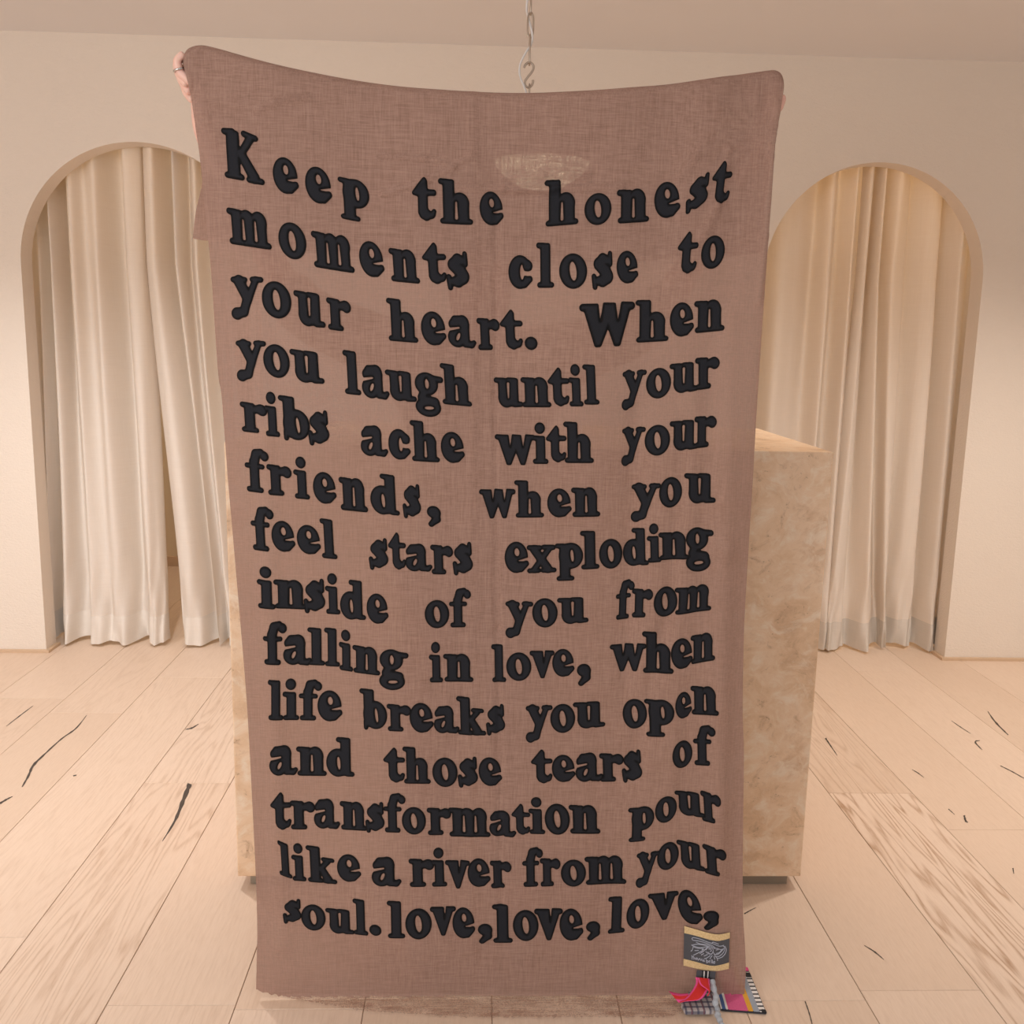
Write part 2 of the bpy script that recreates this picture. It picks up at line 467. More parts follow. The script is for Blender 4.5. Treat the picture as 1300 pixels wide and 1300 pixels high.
rbox('plinth', BX0+0.026, BX1-0.026, CY+0.02, CY+0.6, 0.0, BZ0-0.0005, M_PLINTH, ct, 0.002, 1)['label'] = 'recessed grey metal plinth'

# ------------------------------------------------------------------ curtains
def curtain(name, keys, label, ztop, seed):
    r = random.Random(seed)
    K = np.array(keys, float)
    n = 14*(len(K)-1)+1
    prof = catmull(K, n)
    base = WY+WT
    nz = 72
    ps = [r.uniform(0, 6.28) for _ in range(6)]
    rows = []
    for j in range(nz+1):
        f = j/nz                       # 0 top, 1 hem
        z = ztop+(0.012-ztop)*f
        ft = min(1, max(0, (1.64-z)/1.62))   # keys are read at arch-spring height and at the hem
        u = prof[:, 0]+(prof[:, 1]-prof[:, 0])*ft**1.05
        vt = 330+(800-330)*ft
        dep = prof[:, 2]*(1-0.25*f)+0.022-0.05*f**3*np.clip(prof[:, 3], 0, 1)
        # buckled cloth where the hem meets the floor
        buck = max(0, (f-0.80)/0.2)
        dep = dep+0.016*buck*np.sin(np.arange(n)*0.45+ps[0])*np.sin(f*34+ps[1]+np.arange(n)*0.13)
        dep = dep+0.006*np.sin(np.arange(n)*0.17+f*7+ps[2])
        X = hit(u, np.full(n, vt), 1, base+0.06)[:, 0]
        X = X+0.003*np.sin(f*5+ps[3]+np.arange(n)*0.3)
        zz = np.full(n, z)
        if j == nz: zz = zz+0.006*np.sin(np.arange(n)*0.21+ps[4])+0.004
        rows.append(np.stack([X, base+dep, zz], -1))
    G = np.array(rows)
    root = empty(name, (float(G[..., 0].mean()), base+0.08, 0), label, 'curtain')
    def grid(part, g, mat):
        m, q = g.shape[:2]
        Vv = g.reshape(-1, 3)
        Ff = [(i*q+k, i*q+k+1, (i+1)*q+k+1, (i+1)*q+k) for i in range(m-1) for k in range(q-1)]
        o = add_obj(part, Vv, Ff, mat, root)
        return o
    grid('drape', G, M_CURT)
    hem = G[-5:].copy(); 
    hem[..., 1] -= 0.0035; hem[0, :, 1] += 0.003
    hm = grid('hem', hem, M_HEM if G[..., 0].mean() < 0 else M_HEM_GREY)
    return root
ZT = 2.26
curtain('curtain', [(4,40,.02,0),(20,54,.05,0),(36,66,.08,0),(50,70,.04,0),(63,75,.13,0),(71,92,.0,.6),(81,112,.13,1),(95,128,.0,1),(110,147,.05,1),(128,166,.0,1),(149,186,.14,1),(166,201,.0,1),(182,213,.03,1),(187,217,.10,.6)],
        'cream curtain hanging in the left arch beside the plaster jamb, left of the floor gap', ZT, 1)
curtain('curtain', [(181,236,.13,.6),(188,240,.04,1),(203,260,.0,1),(218,281,.13,1),(226,285,.02,1),(238,291,.11,1),(252,300,.0,1),(268,312,.12,1),(290,330,.0,1),(310,345,.1,1),(330,358,.02,.3)],
        'cream curtain in the left arch, right of the floor gap, partly behind the brown cloth', ZT, 2)
curtain('curtain', [(945,930,.0,.2),(960,940,.1,.5),(985,955,.01,1),(1012,975,.05,1),(1036,998,.11,1),(1048,1012,.01,1),(1066,1026,.12,1),(1079,1040,.02,1),(1090,1046,.10,1),(1098,1052,.13,1)],
        'cream curtain in the right arch rising behind the stone counter top', ZT, 3)
curtain('curtain', [(1091,1038,.09,1),(1096,1044,.02,1),(1101,1060,.04,1),(1106,1074,.11,1),(1113,1092,.0,1),(1121,1114,.13,.6),(1132,1118,.03,.5),(1150,1120,.06,.3),(1160,1123,.14,.2),(1178,1138,.07,.2),(1192,1155,.06,.3),(1200,1161,.14,.5),(1213,1172,.0,.8),(1226,1182,.05,.4),(1238,1190,.10,0),(1252,1203,.04,0),(1270,1220,.12,0)],
        'cream curtain in the right arch beside the bare plaster wall, hem touching the floor', ZT, 4)

# ------------------------------------------------------------------ hanging cloth
YC = 1.815
def cloth_disp(X, Z):
    d = 0.0035*np.sin(X*9.0+Z*0.8)+0.0025*np.sin(X*23+1.0+0.8*np.sin(Z*3))
    rightside = np.clip((X-0.1)/0.4, 0, 1)
    d = d+0.004*rightside*np.sin(X*46+1.5*np.sin(Z*2.2))
    d = d-0.004*np.exp(-((X-0.0+0.01*Z)/0.012)**2)*0.5
    # drag lines from the two held corners
    for cx, cz, s in ((-0.52, 1.74, 1), (0.50, 1.72, -1)):
        rr = np.hypot(X-cx, Z-cz)+0.05
        an = np.arctan2(cz-Z, (X-cx)*s)
        d = d+0.0012*np.sin(an*15)*np.exp(-rr/0.22)
    for pts_, wd_, am_ in CREASES:
        for (xa, za), (xb, zb) in zip(pts_[:-1], pts_[1:]):
            ex, ez = xb-xa, zb-za
            h_ = np.clip(((X-xa)*ex+(Z-za)*ez)/(ex*ex+ez*ez), 0, 1)
            d = d-am_*1.7*np.exp(-((X-xa-h_*ex)**2+(Z-za-h_*ez)**2)/wd_**2)
    return d
CREASES = []
for px_, wd_, am_ in (([(326,140),(352,130),(392,124)], .006, .0022), ([(481,199),(540,201),(566,206)], .005, .0022), ([(486,246),(540,230),(575,212),(600,196)], .006, .0022), ([(580,236),(640,240),(700,243)], .006, .0025),
                      ([(640,226),(690,222),(745,224)], .006, .0026), ([(655,240),(705,239),(790,238)], .006, .0026), ([(985,130),(978,200),(970,300),(962,380)], .008, .0025), ([(925,190),(910,260),(893,300)], .009, .0022),
                      ([(868,220),(880,200),(892,185)], .010, .0018), ([(630,250),(629,500),(632,800),(636,1150)], .007, -.0018), ([(812,520),(800,700),(795,900)], .02, -.003), ([(880,500),(866,760),(850,1000)], .022, .003),
                      ([(870,540),(850,760),(800,980)], .016, -.003), ([(925,400),(918,700),(912,1100)], .02, .003), ([(330,400),(345,800),(360,1200)], .02, .0025)):
    q_ = hit(np.array([p_[0] for p_ in px_]), np.array([p_[1] for p_ in px_]), 1, YC)
    CREASES.append(([(float(a_), float(b_)) for a_, b_ in q_[:, [0, 2]]], wd_, am_))
def P_cloth(u, v, off=0.0, floor_z=0.006):
    p = hit(u, v, 1, YC)
    q = hit(u, v, 2, floor_z)
    X, Z = p[..., 0], p[..., 2]
    fade = np.clip(Z/0.12, 0, 1)
    out = p.copy()
    out[..., 1] = YC+cloth_disp(X, Z)*fade-off
    low = (Z < floor_z)[..., None]
    q = q.copy(); q[..., 2] += off
    return np.where(low, q, out)

top_px = catmull([(230,74),(231,66),(237,58.5),(250,55),(266,57),(300,67),(350,81),(420,95),(500,107),(570,112.5),(640,115),(700,115),(760,112.5),(830,107),(900,99),(950,91.5),(978,88),(988,89),(994,94),(996,102),(995,109)], 200)
left_px = catmull([(230,74),(240.5,116),(246,150),(253,200),(260,270),(267,340),(276,470),(281,505),(289,608),(295,675),(306,800),(314,900),(321,1031),(325,1120),(326.5,1180),(325.5,1230),(325,1257)], 200)
right_px = catmull([(995,109),(992.6,125),(986.5,160),(981,198),(978,250),(974.5,296),(971,348),(965,440),(959,540),(955,620),(950.5,695),(945,800),(943.5,900),(945,960),(944,1050),(943.5,1146),(946.5,1205),(947,1235),(945,1263)], 200)
bot_px = catmull([(325,1257),(345,1262),(400,1273),(480,1284),(560,1290),(640,1291),(700,1291),(780,1290),(840,1291),(868,1284),(890,1268),(915,1262),(945,1263)], 200)
NS, NTT = 280, 440
s = np.linspace(0, 1, NS+1); tt = np.linspace(0, 1, NTT+1)
Tc, Bc, Lc, Rc = resample(top_px, s), resample(bot_px, s), resample(left_px, tt), resample(right_px, tt)
# denser rows near the hem
S, T = np.meshgrid(s, tt)
def coons(Tc, Bc, Lc, Rc, S, T):
    S = S[..., None]; T = T[..., None]
    return ((1-T)*Tc[None]+T*Bc[None]+(1-S)*Lc[:, None]+S*Rc[:, None]
            -((1-S)*(1-T)*Tc[0]+S*(1-T)*Tc[-1]+(1-S)*T*Bc[0]+S*T*Bc[-1]))
G = coons(Tc, Bc, Lc, Rc, S, T)
fray = rng.normal(0, 1, NS+1)
G[-1, :, 1] += 0.9*fray
UVp = G
G3 = P_cloth(UVp[..., 0], UVp[..., 1])
# the top edge rolls over backwards
for j, (dz, dy) in enumerate(((0, 0.010), (0, 0.0055), (0, 0.0028), (0, 0.0012), (0, 0.0004))):
    G3[j, :, 1] += dy
shawl = empty('printed_shawl', (0.0, YC, 0.0), 'large rose brown gauze cloth printed with black lettering, held up by its corners', 'cloth')
def gridmesh(name, G3, mat, parent):
    m, q = G3.shape[:2]
    Ff = [(i*q+k, (i+1)*q+k, (i+1)*q+k+1, i*q+k+1) for i in range(m-1) for k in range(q-1)]
    return add_obj(name, G3.reshape(-1, 3), Ff, mat, parent)
fp = gridmesh('front_panel', G3, [M_CLOTH, M_FRINGE], shawl)
fp.data.polygons.foreach_set('material_index', [1 if max(fp.data.vertices[v_].co.z for v_ in p_.vertices) < 0.0075 else 0 for p_ in fp.data.polygons])
# rear flap: the cloth doubled back over the top edge
fl_left = catmull([(230,74),(240,112),(250,165),(257,215),(255,238),(248,268),(244,302)], 60)
fl_right = catmull([(995,109),(990,125),(984,165),(977,210),(972,260),(968,322)], 60)
fl_bot = catmull([(244,302),(258,305),(330,312),(450,325),(600,333),(740,334),(860,329),(968,322)], 120)
tf = np.linspace(0, 1, 41)
Sf, Tf = np.meshgrid(s, tf)
GF = coons(Tc, resample(fl_bot, s), resample(fl_left, tf), resample(fl_right, tf), Sf, Tf)
offs = 0.014*np.sin(np.minimum(1, Tf*6)*math.pi/2)+0.012*Tf
corner = np.exp(-((Sf)/0.10)**2)+np.exp(-((1-Sf)/0.10)**2)
offs = offs+0.055*corner*np.sin(np.minimum(1, Tf*3)*math.pi/2)*(1-0.5*Tf)
d = rays(GF[..., 0], GF[..., 1])
F3 = ORG+((YC+0.006+offs)/d[..., 1])[..., None]*d
F3[..., 1] += 0.004*np.sin(Sf*40+Tf*2)*Tf
F3[0] = G3[0]
gridmesh('folded_flap', F3, M_CLOTH, shawl)['label'] = 'second layer folded back over the top edge'

# ------------------------------------------------------------------ glyphs, built as rounded distance fields
def cap(X, Y, x1, y1, r1, x2, y2, r2):
    dx, dy = x2-x1, y2-y1; L = dx*dx+dy*dy+1e-9
    h = np.clip(((X-x1)*dx+(Y-y1)*dy)/L, 0, 1)
    return np.hypot(X-x1-h*dx, Y-y1-h*dy)-(r1+(r2-r1)*h)
def ell(X, Y, cx, cy, rx, ry, rot=0):
    a = math.radians(rot); x = (X-cx)*math.cos(a)+(Y-cy)*math.sin(a); y = -(X-cx)*math.sin(a)+(Y-cy)*math.cos(a)
    k = np.hypot(x/rx, y/ry); k2 = np.hypot(x/rx**2, y/ry**2)+1e-9
    return k*(k-1)/k2
def rect(X, Y, x0, x1, y0, y1, r=0.05):
    qx = np.abs(X-(x0+x1)/2)-(x1-x0)/2+r; qy = np.abs(Y-(y0+y1)/2)-(y1-y0)/2+r
    return np.hypot(np.maximum(qx, 0), np.maximum(qy, 0))+np.minimum(np.maximum(qx, qy), 0)-r
def poly(X, Y, pts, r=0.04):
    pts = [np.array(p, float) for p in pts]; n = len(pts)
    d = np.full(X.shape, 1e9); sg = np.ones(X.shape)
    for i in range(n):
        a, b = pts[i], pts[i-1]
        e = b-a; wx, wy = X-a[0], Y-a[1]
        h = np.clip((wx*e[0]+wy*e[1])/(e@e+1e-9), 0, 1)
        d = np.minimum(d, np.hypot(wx-e[0]*h, wy-e[1]*h))
        c1 = Y >= a[1]; c2 = Y < b[1]; c3 = e[0]*wy > e[1]*wx
        al = (c1 & c2 & c3) | (~c1 & ~c2 & ~c3)
        sg = np.where(al, -sg, sg)
    return sg*d-r
def glyph(ch, X, Y):
    def U(*ds, k=0.045):
        o = ds[0]
        for d_ in ds[1:]:
            h = np.clip(0.5+0.5*(d_-o)/k, 0, 1); o = d_*(1-h)+o*h-k*h*(1-h)
        return o
    def D(a, b): return np.maximum(a, -b)
    c = lambda *a: cap(X, Y, *a)
    e = lambda *a: ell(X, Y, *a)
    R = lambda *a: rect(X, Y, *a)
    def foot(x0, x1, y=0.06, r=0.062): return c(x0, y, r, x1, y, r)
    def flag(x0, x1, y, r=0.07): return c(x0, y, r*0.95, x1, y-0.02, r)
    if ch == 'o': return D(e(.42, .5, .42, .52), e(.42, .5, .14, .33, 6))
    if ch == 'e':
        o = e(.43, .5, .43, .52)
        o = D(o, e(.46, .68, .125, .175, 8))
        o = D(o, c(.52, .375, .045, 1.05, .44, .115))
        return U(o, c(.62, .09, .08, .82, .27, .075))
    if ch == 'c':
        o = e(.42, .5, .42, .52)
        o = D(o, e(.50, .5, .11, .28)); o = D(o, c(.52, .46, .10, 1.1, .46, .16))
        return U(o, c(.70, .72, .15, .72, .70, .15), c(.6, .09, .08, .80, .26, .075))
    if ch in 'nhmur':
        pass
    if ch == 'n':
        o = U(R(.10, .44, .02, .98), R(.58, .92, .02, .74), e(.64, .70, .28, .30), flag(.02, .2, .93), foot(.05, .48), foot(.56, .98))
        return D(o, c(.515, .17, .082, .515, .70, .062))
    if ch == 'm':
        o = U(R(.10, .40, .02, .98), R(.52, .80, .02, .74), R(.92, 1.2, .02, .74), e(.58, .72, .24, .28), e(.98, .72, .24, .28), flag(.02, .2, .93), foot(.05, .44), foot(.5, .84), foot(.9, 1.27))
        o = D(o, c(.46, .18, .080, .46, .72, .058)); return D(o, c(.86, .18, .080, .86, .72, .058))
    if ch == 'h':
        o = U(R(.10, .44, .02, 1.40), R(.58, .92, .02, .74), e(.64, .68, .28, .30), flag(.02, .2, 1.35), foot(.05, .48), foot(.56, .98))
        return D(o, c(.515, .17, .085, .515, .68, .062))
    if ch == 'u':
        o = U(R(.12, .44, .26, .97), R(.56, .88, .02, .97), e(.42, .28, .30, .30), flag(.02, .3, .93), flag(.5, .75, .93), c(.75, .06, .07, 1.0, .07, .065))
        return D(o, c(.50, .30, .060, .50, .80, .085))
    if ch == 'r':
        return U(R(.10, .44, .02, .98), c(.40, .78, .10, .66, .82, .14), c(.72, .80, .16, .74, .78, .16), flag(.02, .2, .93), foot(.04, .50))
    if ch == 'i':
        return U(R(.12, .46, .02, .96), flag(.03, .22, .91), foot(.05, .52), e(.27, 1.27, .19, .18), k=0.01)
    if ch == 'l':
        return U(R(.12, .46, .02, 1.40), flag(.03, .22, 1.35), foot(.05, .54))
    if ch == 't':
        o = U(R(.18, .52, .2, 1.05), poly(X, Y, [(.0, .88), (.42, 1.32), (.47, 1.25), (.48, .85), (.2, .83)], .05), c(.4, .90, .085, .80, .90, .075),
              c(.40, .22, .19, .48, .17, .17), c(.48, .13, .12, .74, .18, .075), c(.70, .14, .07, .79, .28, .06))
        return o
    if ch == 'a':
        o = U(c(.20, .72, .16, .24, .74, .16), c(.26, .86, .12, .5, .84, .16), R(.42, .76, .1, .78), e(.56, .76, .2, .24), e(.32, .30, .32, .30), c(.62, .1, .09, .86, .09, .085), c(.84, .08, .07, .95, .16, .055))
        o = D(o, c(-.05, .53, .085, .40, .615, .062))
        return D(o, e(.36, .32, .09, .17, -25))
    if ch == 's':
        return U(c(.62, .80, .12, .42, .84, .16), c(.42, .84, .16, .26, .70, .17), c(.26, .68, .17, .50, .48, .19), c(.50, .48, .19, .60, .32, .19), c(.58, .28, .19, .40, .17, .17), c(.40, .17, .15, .14, .16, .10),
                 c(.70, 1.02, .055, .70, .70, .065), c(.06, .30, .065, .10, -.02, .065), k=0.04)
    if ch == 'g':
        o = U(D(e(.40, .68, .38, .36), e(.42, .69, .10, .21)), c(.55, .88, .09, .90, .86, .075), c(.30, .38, .12, .22, .2, .13), e(.42, -.10, .42, .30), c(.3, .12, .16, .66, .08, .14))
        return D(o, e(.45, -.13, .20, .085, 4))
    if ch == 'y':
        o = U(c(.22, .90, .17, .50, .32, .16), c(.84, .92, .09, .50, .18, .12), c(.50, .25, .14, .36, -.20, .14), c(.36, -.18, .13, .12, -.24, .19), flag(.02, .44, .94), flag(.72, 1.02, .94))
        return D(o, c(.60, .62, .01, .615, 1.05, .05))
    if ch == 'v':
        return D(U(poly(X, Y, [(.08, .92), (.46, .92), (.60, .5), (.72, .92), (.92, .92), (.54, .0), (.46, .0)], .04), flag(.0, .48, .94), flag(.66, 1.0, .94)), c(.575, .58, .025, .60, 1.1, .085))
    if ch in 'wW':
        o = U(poly(X, Y, [(.08, .92), (.42, .92), (.50, .5), (.56, .92), (.92, .92), (1.0, .5), (1.10, .92), (1.30, .92), (1.02, .0), (.94, .0), (.72, .55), (.48, .0), (.40, .0)], .035), flag(.0, .40, .94), flag(.60, .88, .94), flag(1.12, 1.38, .94))
        o = D(o, c(.50, .60, .035, .505, 1.1, .105)); o = D(o, c(1.0, .60, .035, 1.005, 1.1, .12)); return o
    if ch == 'K':
        return U(R(.10, .46, .04, 1.38), foot(.06, .52), c(.02, 1.34, .065, .28, 1.36, .075), c(.50, .70, .085, .84, 1.24, .10), c(.66, 1.36, .065, 1.02, 1.28, .06), c(.52, .78, .12, .92, .12, .15), foot(.76, 1.16, .03))
    if ch == 'k':
        return U(R(.10, .44, .02, 1.40), flag(.02, .2, 1.35), foot(.05, .48), c(.46, .52, .07, .74, .84, .09), c(.60, .93, .06, .94, .91, .055), c(.50, .58, .10, .74, .14, .14), foot(.62, 1.0))
    if ch == 'b':
        o = U(R(.10, .44, .06, 1.40), flag(.02, .2, 1.35), e(.50, .48, .42, .50), c(.14, -.02, .05, .14, .2, .05))
        return D(o, e(.55, .46, .085, .30, 6))
    if ch == 'd':
        o = U(R(.56, .90, .02, 1.40), flag(.46, .66, 1.35), e(.42, .48, .42, .50), foot(.8, .98))
        return D(o, e(.46, .46, .095, .28, 4))
    if ch == 'p':
        o = U(R(.12, .46, -.40, .97), flag(.02, .22, .92), e(.52, .52, .42, .48), foot(.06, .54, -.36))
        return D(o, e(.565, .52, .09, .27, 4))
    if ch == 'f':
        return U(R(.18, .50, .02, 1.05), foot(.10, .58), c(.34, .95, .16, .42, 1.20, .15), c(.42, 1.24, .14, .62, 1.31, .10), c(.74, 1.21, .13, .76, 1.19, .13), c(.05, .84, .055, .66, .84, .055), k=.025)
    if ch == 'x':
        return U(c(.22, .86, .14, .72, .12, .14), c(.78, .88, .09, .20, .10, .09), flag(.02, .42, .94), flag(.58, .94, .94), foot(.02, .36), foot(.54, .96))
    if ch == '.': return e(.2, .2, .2, .2)
    if ch == ',': return U(e(.22, .2, .2, .2), c(.29, .16, .13, .30, -.06, .11), c(.30, -.06, .11, .12, -.26, .07))
def contour(ch, cell=0.036):
    xs = np.arange(-0.3, 1.75, cell); ys = np.arange(-0.7, 1.65, cell)
    X, Y = np.meshgrid(xs, ys); Dm = glyph(ch, X, Y)-(0.0 if ch in '.' else 0.032)
    vid, V2, dist, Ff = {}, [], [], []
    def corner(i, j):
        k = (i, j)
        if k not in vid:
            vid[k] = len(V2); V2.append((xs[j], ys[i])); dist.append(-Dm[i, j])
        return vid[k]
    def edge(a, b):
        k = (a, b) if a < b else (b, a)
        if k not in vid:
            da, db = Dm[a], Dm[b]; f = da/(da-db)
            vid[k] = len(V2)
            V2.append((xs[a[1]]+f*(xs[b[1]]-xs[a[1]]), ys[a[0]]+f*(ys[b[0]]-ys[a[0]]))); dist.append(0.0)
        return vid[k]
    ins = Dm < 0
    for i in range(len(ys)-1):
        for j in range(len(xs)-1):
            q = [(i, j), (i, j+1), (i+1, j+1), (i+1, j)]
            m = [ins[p] for p in q]
            if not any(m): continue
            pl_ = []
            for a in range(4):
                p0, p1 = q[a], q[(a+1) % 4]
                if ins[p0]: pl_.append(corner(*p0))
                if ins[p0] != ins[p1]: pl_.append(edge(p0, p1))
            if len(pl_) >= 3: Ff.append(pl_)
    return np.array(V2), np.array(dist), Ff
GL = {}
def letter(ch, x0, x1, y0, y1, shear, lean):
    if ch not in GL: GL[ch] = contour(ch)
    V2, dist, Ff = GL[ch]
    asp = (x1-x0)/max(1, (y1-y0))
    x, y = V2[:, 0], -V2[:, 1]
    # skewed strip: bottoms follow the sagging line, stems follow the drape
    w0 = (x.max()-x.min())/(x1-x0); h0 = (y.max()-y.min())/(y1-y0)
    X = x/w0; Y = y/h0
    X, Y = X+lean*Y, Y+shear*X
    X = x0+(X-X.min())/(X.max()-X.min())*(x1-x0)
    Y = y0+(Y-Y.min())/(Y.max()-Y.min())*(y1-y0)
    rimv = np.clip(dist/0.075, 0, 1); rimv = rimv*rimv*(3-2*rimv)
    off = 0.0012+0.0016*np.clip(dist/0.05, 0, 1)
    return P_cloth(X, Y, off), Ff, np.clip((dist-0.05)/0.03, 0, 1)

# crops of the photograph the letters were measured in: origin x, origin y, scale
CR = {'A': (280,150,3.8235), 'B': (600,180,3.8235), 'C': (290,340,3.939), 'D': (610,370,3.939), 'E': (300,560,4.0625), 'F': (600,570,3.939),
      'G': (320,780,4.0625), 'H': (610,780,4.0625), 'I': (330,980,4.1935), 'J': (610,980,3.939)}
# word: crop, shear, lean, letters with left, right, top, bottom
WORDS = [
 ('A',.20,.05,'K 2 218 47 328|e 257 383 193 371|e 413 543 238 417|p 569 722 285 503'),
 ('A',.04,.03,'t 929 1048 287 500|h 1055 1226 292 518|e 1257 1374 355 519'),
 ('B',-.08,0,'h 349 513 184 411|o 542 672 250 405|n 698 856 228 398|e 882 1006 194 370|s 1031 1146 150 353 -.35 -.12|t 1159 1259 96 303 -.2 -.12'),
 ('A',.17,.07,'m 28 252 434 640|o 284 419 508 687|m 441 652 548 752|e 673 796 597 772|n 815 969 630 804 .1|t 978 1098 604 806 0|s 1095 1208 646 836 0'),
 ('B',0,.01,'c 174 292 549 714|l 309 396 488 709|o 420 555 542 714|s 576 681 530 720|e 697 804 530 688'),
 ('B',-.1,-.08,'t 994 1093 437 641|o 1105 1222 456 618'),
 ('C',.15,.05,'y 10 178 35 260 0|o 170 318 68 254|u 328 488 112 300|r 490 613 148 317'),
 ('C',.08,.05,'h 788 950 150 375|e 963 1090 218 388|a 1098 1240 236 404|r 1240 1356 250 412 0|t 1357 1473 208 410 0|. 1482 1546 344 411 0'),
 ('D',-.06,-.01,'W 493 773 50 280|h 775 938 42 256|e 945 1064 55 226|n 1065 1215 40 208 -.1'),
 ('C',.12,.06,'y 36 193 355 568 0|o 179 310 382 550|u 308 483 405 580'),
 ('C',.10,.06,'l 570 665 410 637|a 668 806 484 660|u 782 943 508 670|g 932 1074 522 745|h 1056 1218 476 694'),
 ('D',0,.04,'u 66 215 430 582|n 200 355 428 580|t 335 445 380 575|i 438 515 363 575|l 508 594 364 566'),
 ('D',-.12,-.01,'y 706 832 390 595|o 828 950 382 535|u 943 1085 352 507|r 1070 1192 326 492'),
 ('C',.10,.06,'r 57 200 668 825|i 183 262 618 845|b 250 410 635 862|s 400 506 712 888'),
 ('C',.06,.05,'a 662 800 787 945|c 800 912 805 958|h 906 1058 760 972|e 1062 1182 820 976'),
 ('D',0,.02,'w 71 275 715 870|i 257 340 655 863|t 327 430 670 855|h 413 566 650 858'),
 ('D',-.10,-.01,'y 705 828 676 875|o 822 945 666 820|u 943 1085 640 795|r 1065 1177 620 782'),
 ('E',.10,.05,'f 44 172 36 265|r 160 288 115 280|i 296 382 78 300|e 397 518 158 322|n 528 680 183 366|d 692 845 166 382|s 858 953 220 396|, 983 1055 333 441'),
 ('F',-.02,.02,'w 32 215 200 350|h 208 357 157 345|e 373 495 197 342|n 492 638 190 340'),
 ('F',-.10,-.01,'y 793 940 168 368|o 930 1045 138 291|u 1055 1210 118 270 0'),
 ('E',.10,.06,'f 75 197 333 565|e 186 307 408 568|e 314 438 430 582|l 430 523 396 608'),
 ('E',.04,.04,'s 684 785 498 662|t 783 876 468 660|a 872 1012 526 672|r 1000 1118 532 687|s 1115 1220 520 694'),
 ('F',-.04,.02,'e 160 282 465 622|x 270 420 478 622|p 410 552 468 660|l 536 635 408 602|o 632 752 450 600|d 755 880 395 588 -.1|i 870 942 370 567 -.1|n 926 1078 410 553 -.05|g 1062 1200 388 610'),
 ('E',.06,.03,'i 108 208 641 862|n 195 365 708 866|s 348 460 708 886|i 458 538 680 893|d 536 670 713 920|e 673 786 783 938'),
 ('E',0,.02,'o 972 1098 818 964|f 1097 1210 757 962'),
 ('F',-.02,.02,'y 164 303 756 948|o 298 425 746 893|u 422 580 740 875 -.06'),
 ('F',-.1,-.03,'f 718 812 655 858|r 798 900 697 845|o 903 1020 685 837|m 1008 1188 672 823 -.15'),
 ('G',.05,.01,'f 60 182 28 256|a 163 310 100 262|l 286 378 64 262|l 372 454 66 268|i 448 522 77 293 .15|n 518 662 155 310 .12|g 657 808 175 385'),
 ('G',.02,.02,'i 912 985 140 350|n 985 1142 203 350'),
 ('H',-.03,.02,'l 55 133 157 353|o 133 262 197 344|v 253 382 185 330|e 370 485 178 322|, 497 570 255 370'),
 ('H',-.08,.0,'w 668 855 148 300|h 832 992 84 300 0|e 978 1092 116 274|n 1080 1203 88 252 -.25'),
 ('G',.03,0,'l 85 165 330 540|i 160 244 327 543|f 242 362 333 546|e 338 467 390 550'),
 ('G',.05,.03,'b 554 698 377 590|r 695 822 455 598|e 813 937 452 606|a 938 1070 470 616|k 1052 1208 423 628|s 1206 1305 465 628 0'),
 ('H',-.05,.02,'y 233 372 463 662|o 360 488 462 612|u 476 645 450 590'),
 ('H',-.08,.02,'o 735 858 437 590|p 843 995 433 625 0|e 1000 1088 393 530 -.2|n 1080 1222 363 512 0'),
 ('G',.02,.02,'a 92 238 668 826|n 228 386 678 832|d 383 530 630 835'),
 ('G',.04,.03,'t 678 790 680 860|h 776 922 675 870|o 930 1060 738 890|s 1060 1165 735 896|e 1168 1290 740 888'),
 ('H',-.02,.03,'t 260 372 697 872|e 368 490 725 866|a 490 635 714 866|r 612 740 720 868|s 730 832 697 870'),
 ('H',-.2,.02,'o 985 1090 644 786|f 1093 1205 562 772 0'),
 ('I',.03,.03,'t 58 170 100 300|r 160 295 148 304|a 288 428 140 303|n 425 572 152 308|s 562 665 152 318|f 658 776 104 315|o 757 884 180 326|r 888 1018 186 334|m 1000 1228 190 350|a 1221 1365 209 350|t 1339 1439 170 335|i 1429 1519 134 332|o 1516 1650 170 336|n 1643 1814 176 334'),
 ('J',-.2,-.02,'p 738 866 165 350|o 870 980 113 248|u 966 1120 85 220 .12 .06|r 1095 1196 85 245 .2 .05'),
 ('I',.1,.05,'l 96 175 355 562 .45 .06|i 168 248 376 580|k 243 412 388 596|e 411 540 435 582 0'),
 ('I',0,.02,'a 596 755 442 602'),
 ('I',.02,.03,'r 792 928 453 605|i 910 997 400 608|v 985 1118 468 622|e 1105 1228 463 615|r 1224 1339 475 623 0'),
 ('J',-.03,.02,'f 208 312 375 575|r 296 400 432 574|o 402 528 440 575|m 520 730 422 568'),
 ('J',-.2,-.02,'y 775 895 386 575|o 880 990 345 484|u 978 1120 335 488 .18 .06|r 1105 1226 350 510 .25 .06'),
 ('I',.08,.03,'s 125 222 672 798 .1|o 220 350 703 842|u 348 505 722 862|l 493 578 670 866|. 583 648 806 865'),
 ('I',.0,.02,'l 676 775 676 876|o 775 915 718 882|v 905 1043 712 868|e 1025 1146 722 886|, 1160 1238 812 918'),
 ('J',-.02,.02,'l 57 162 665 858|o 162 290 690 846|v 268 412 682 843|e 395 515 685 845|, 528 600 750 846'),
 ('J',-.15,-.03,'l 638 722 626 816|o 730 842 628 782 -.35|v 835 990 590 733 -.1 .04|e 985 1108 585 755 .2 .1|, 1110 1190 683 780 0'),
]
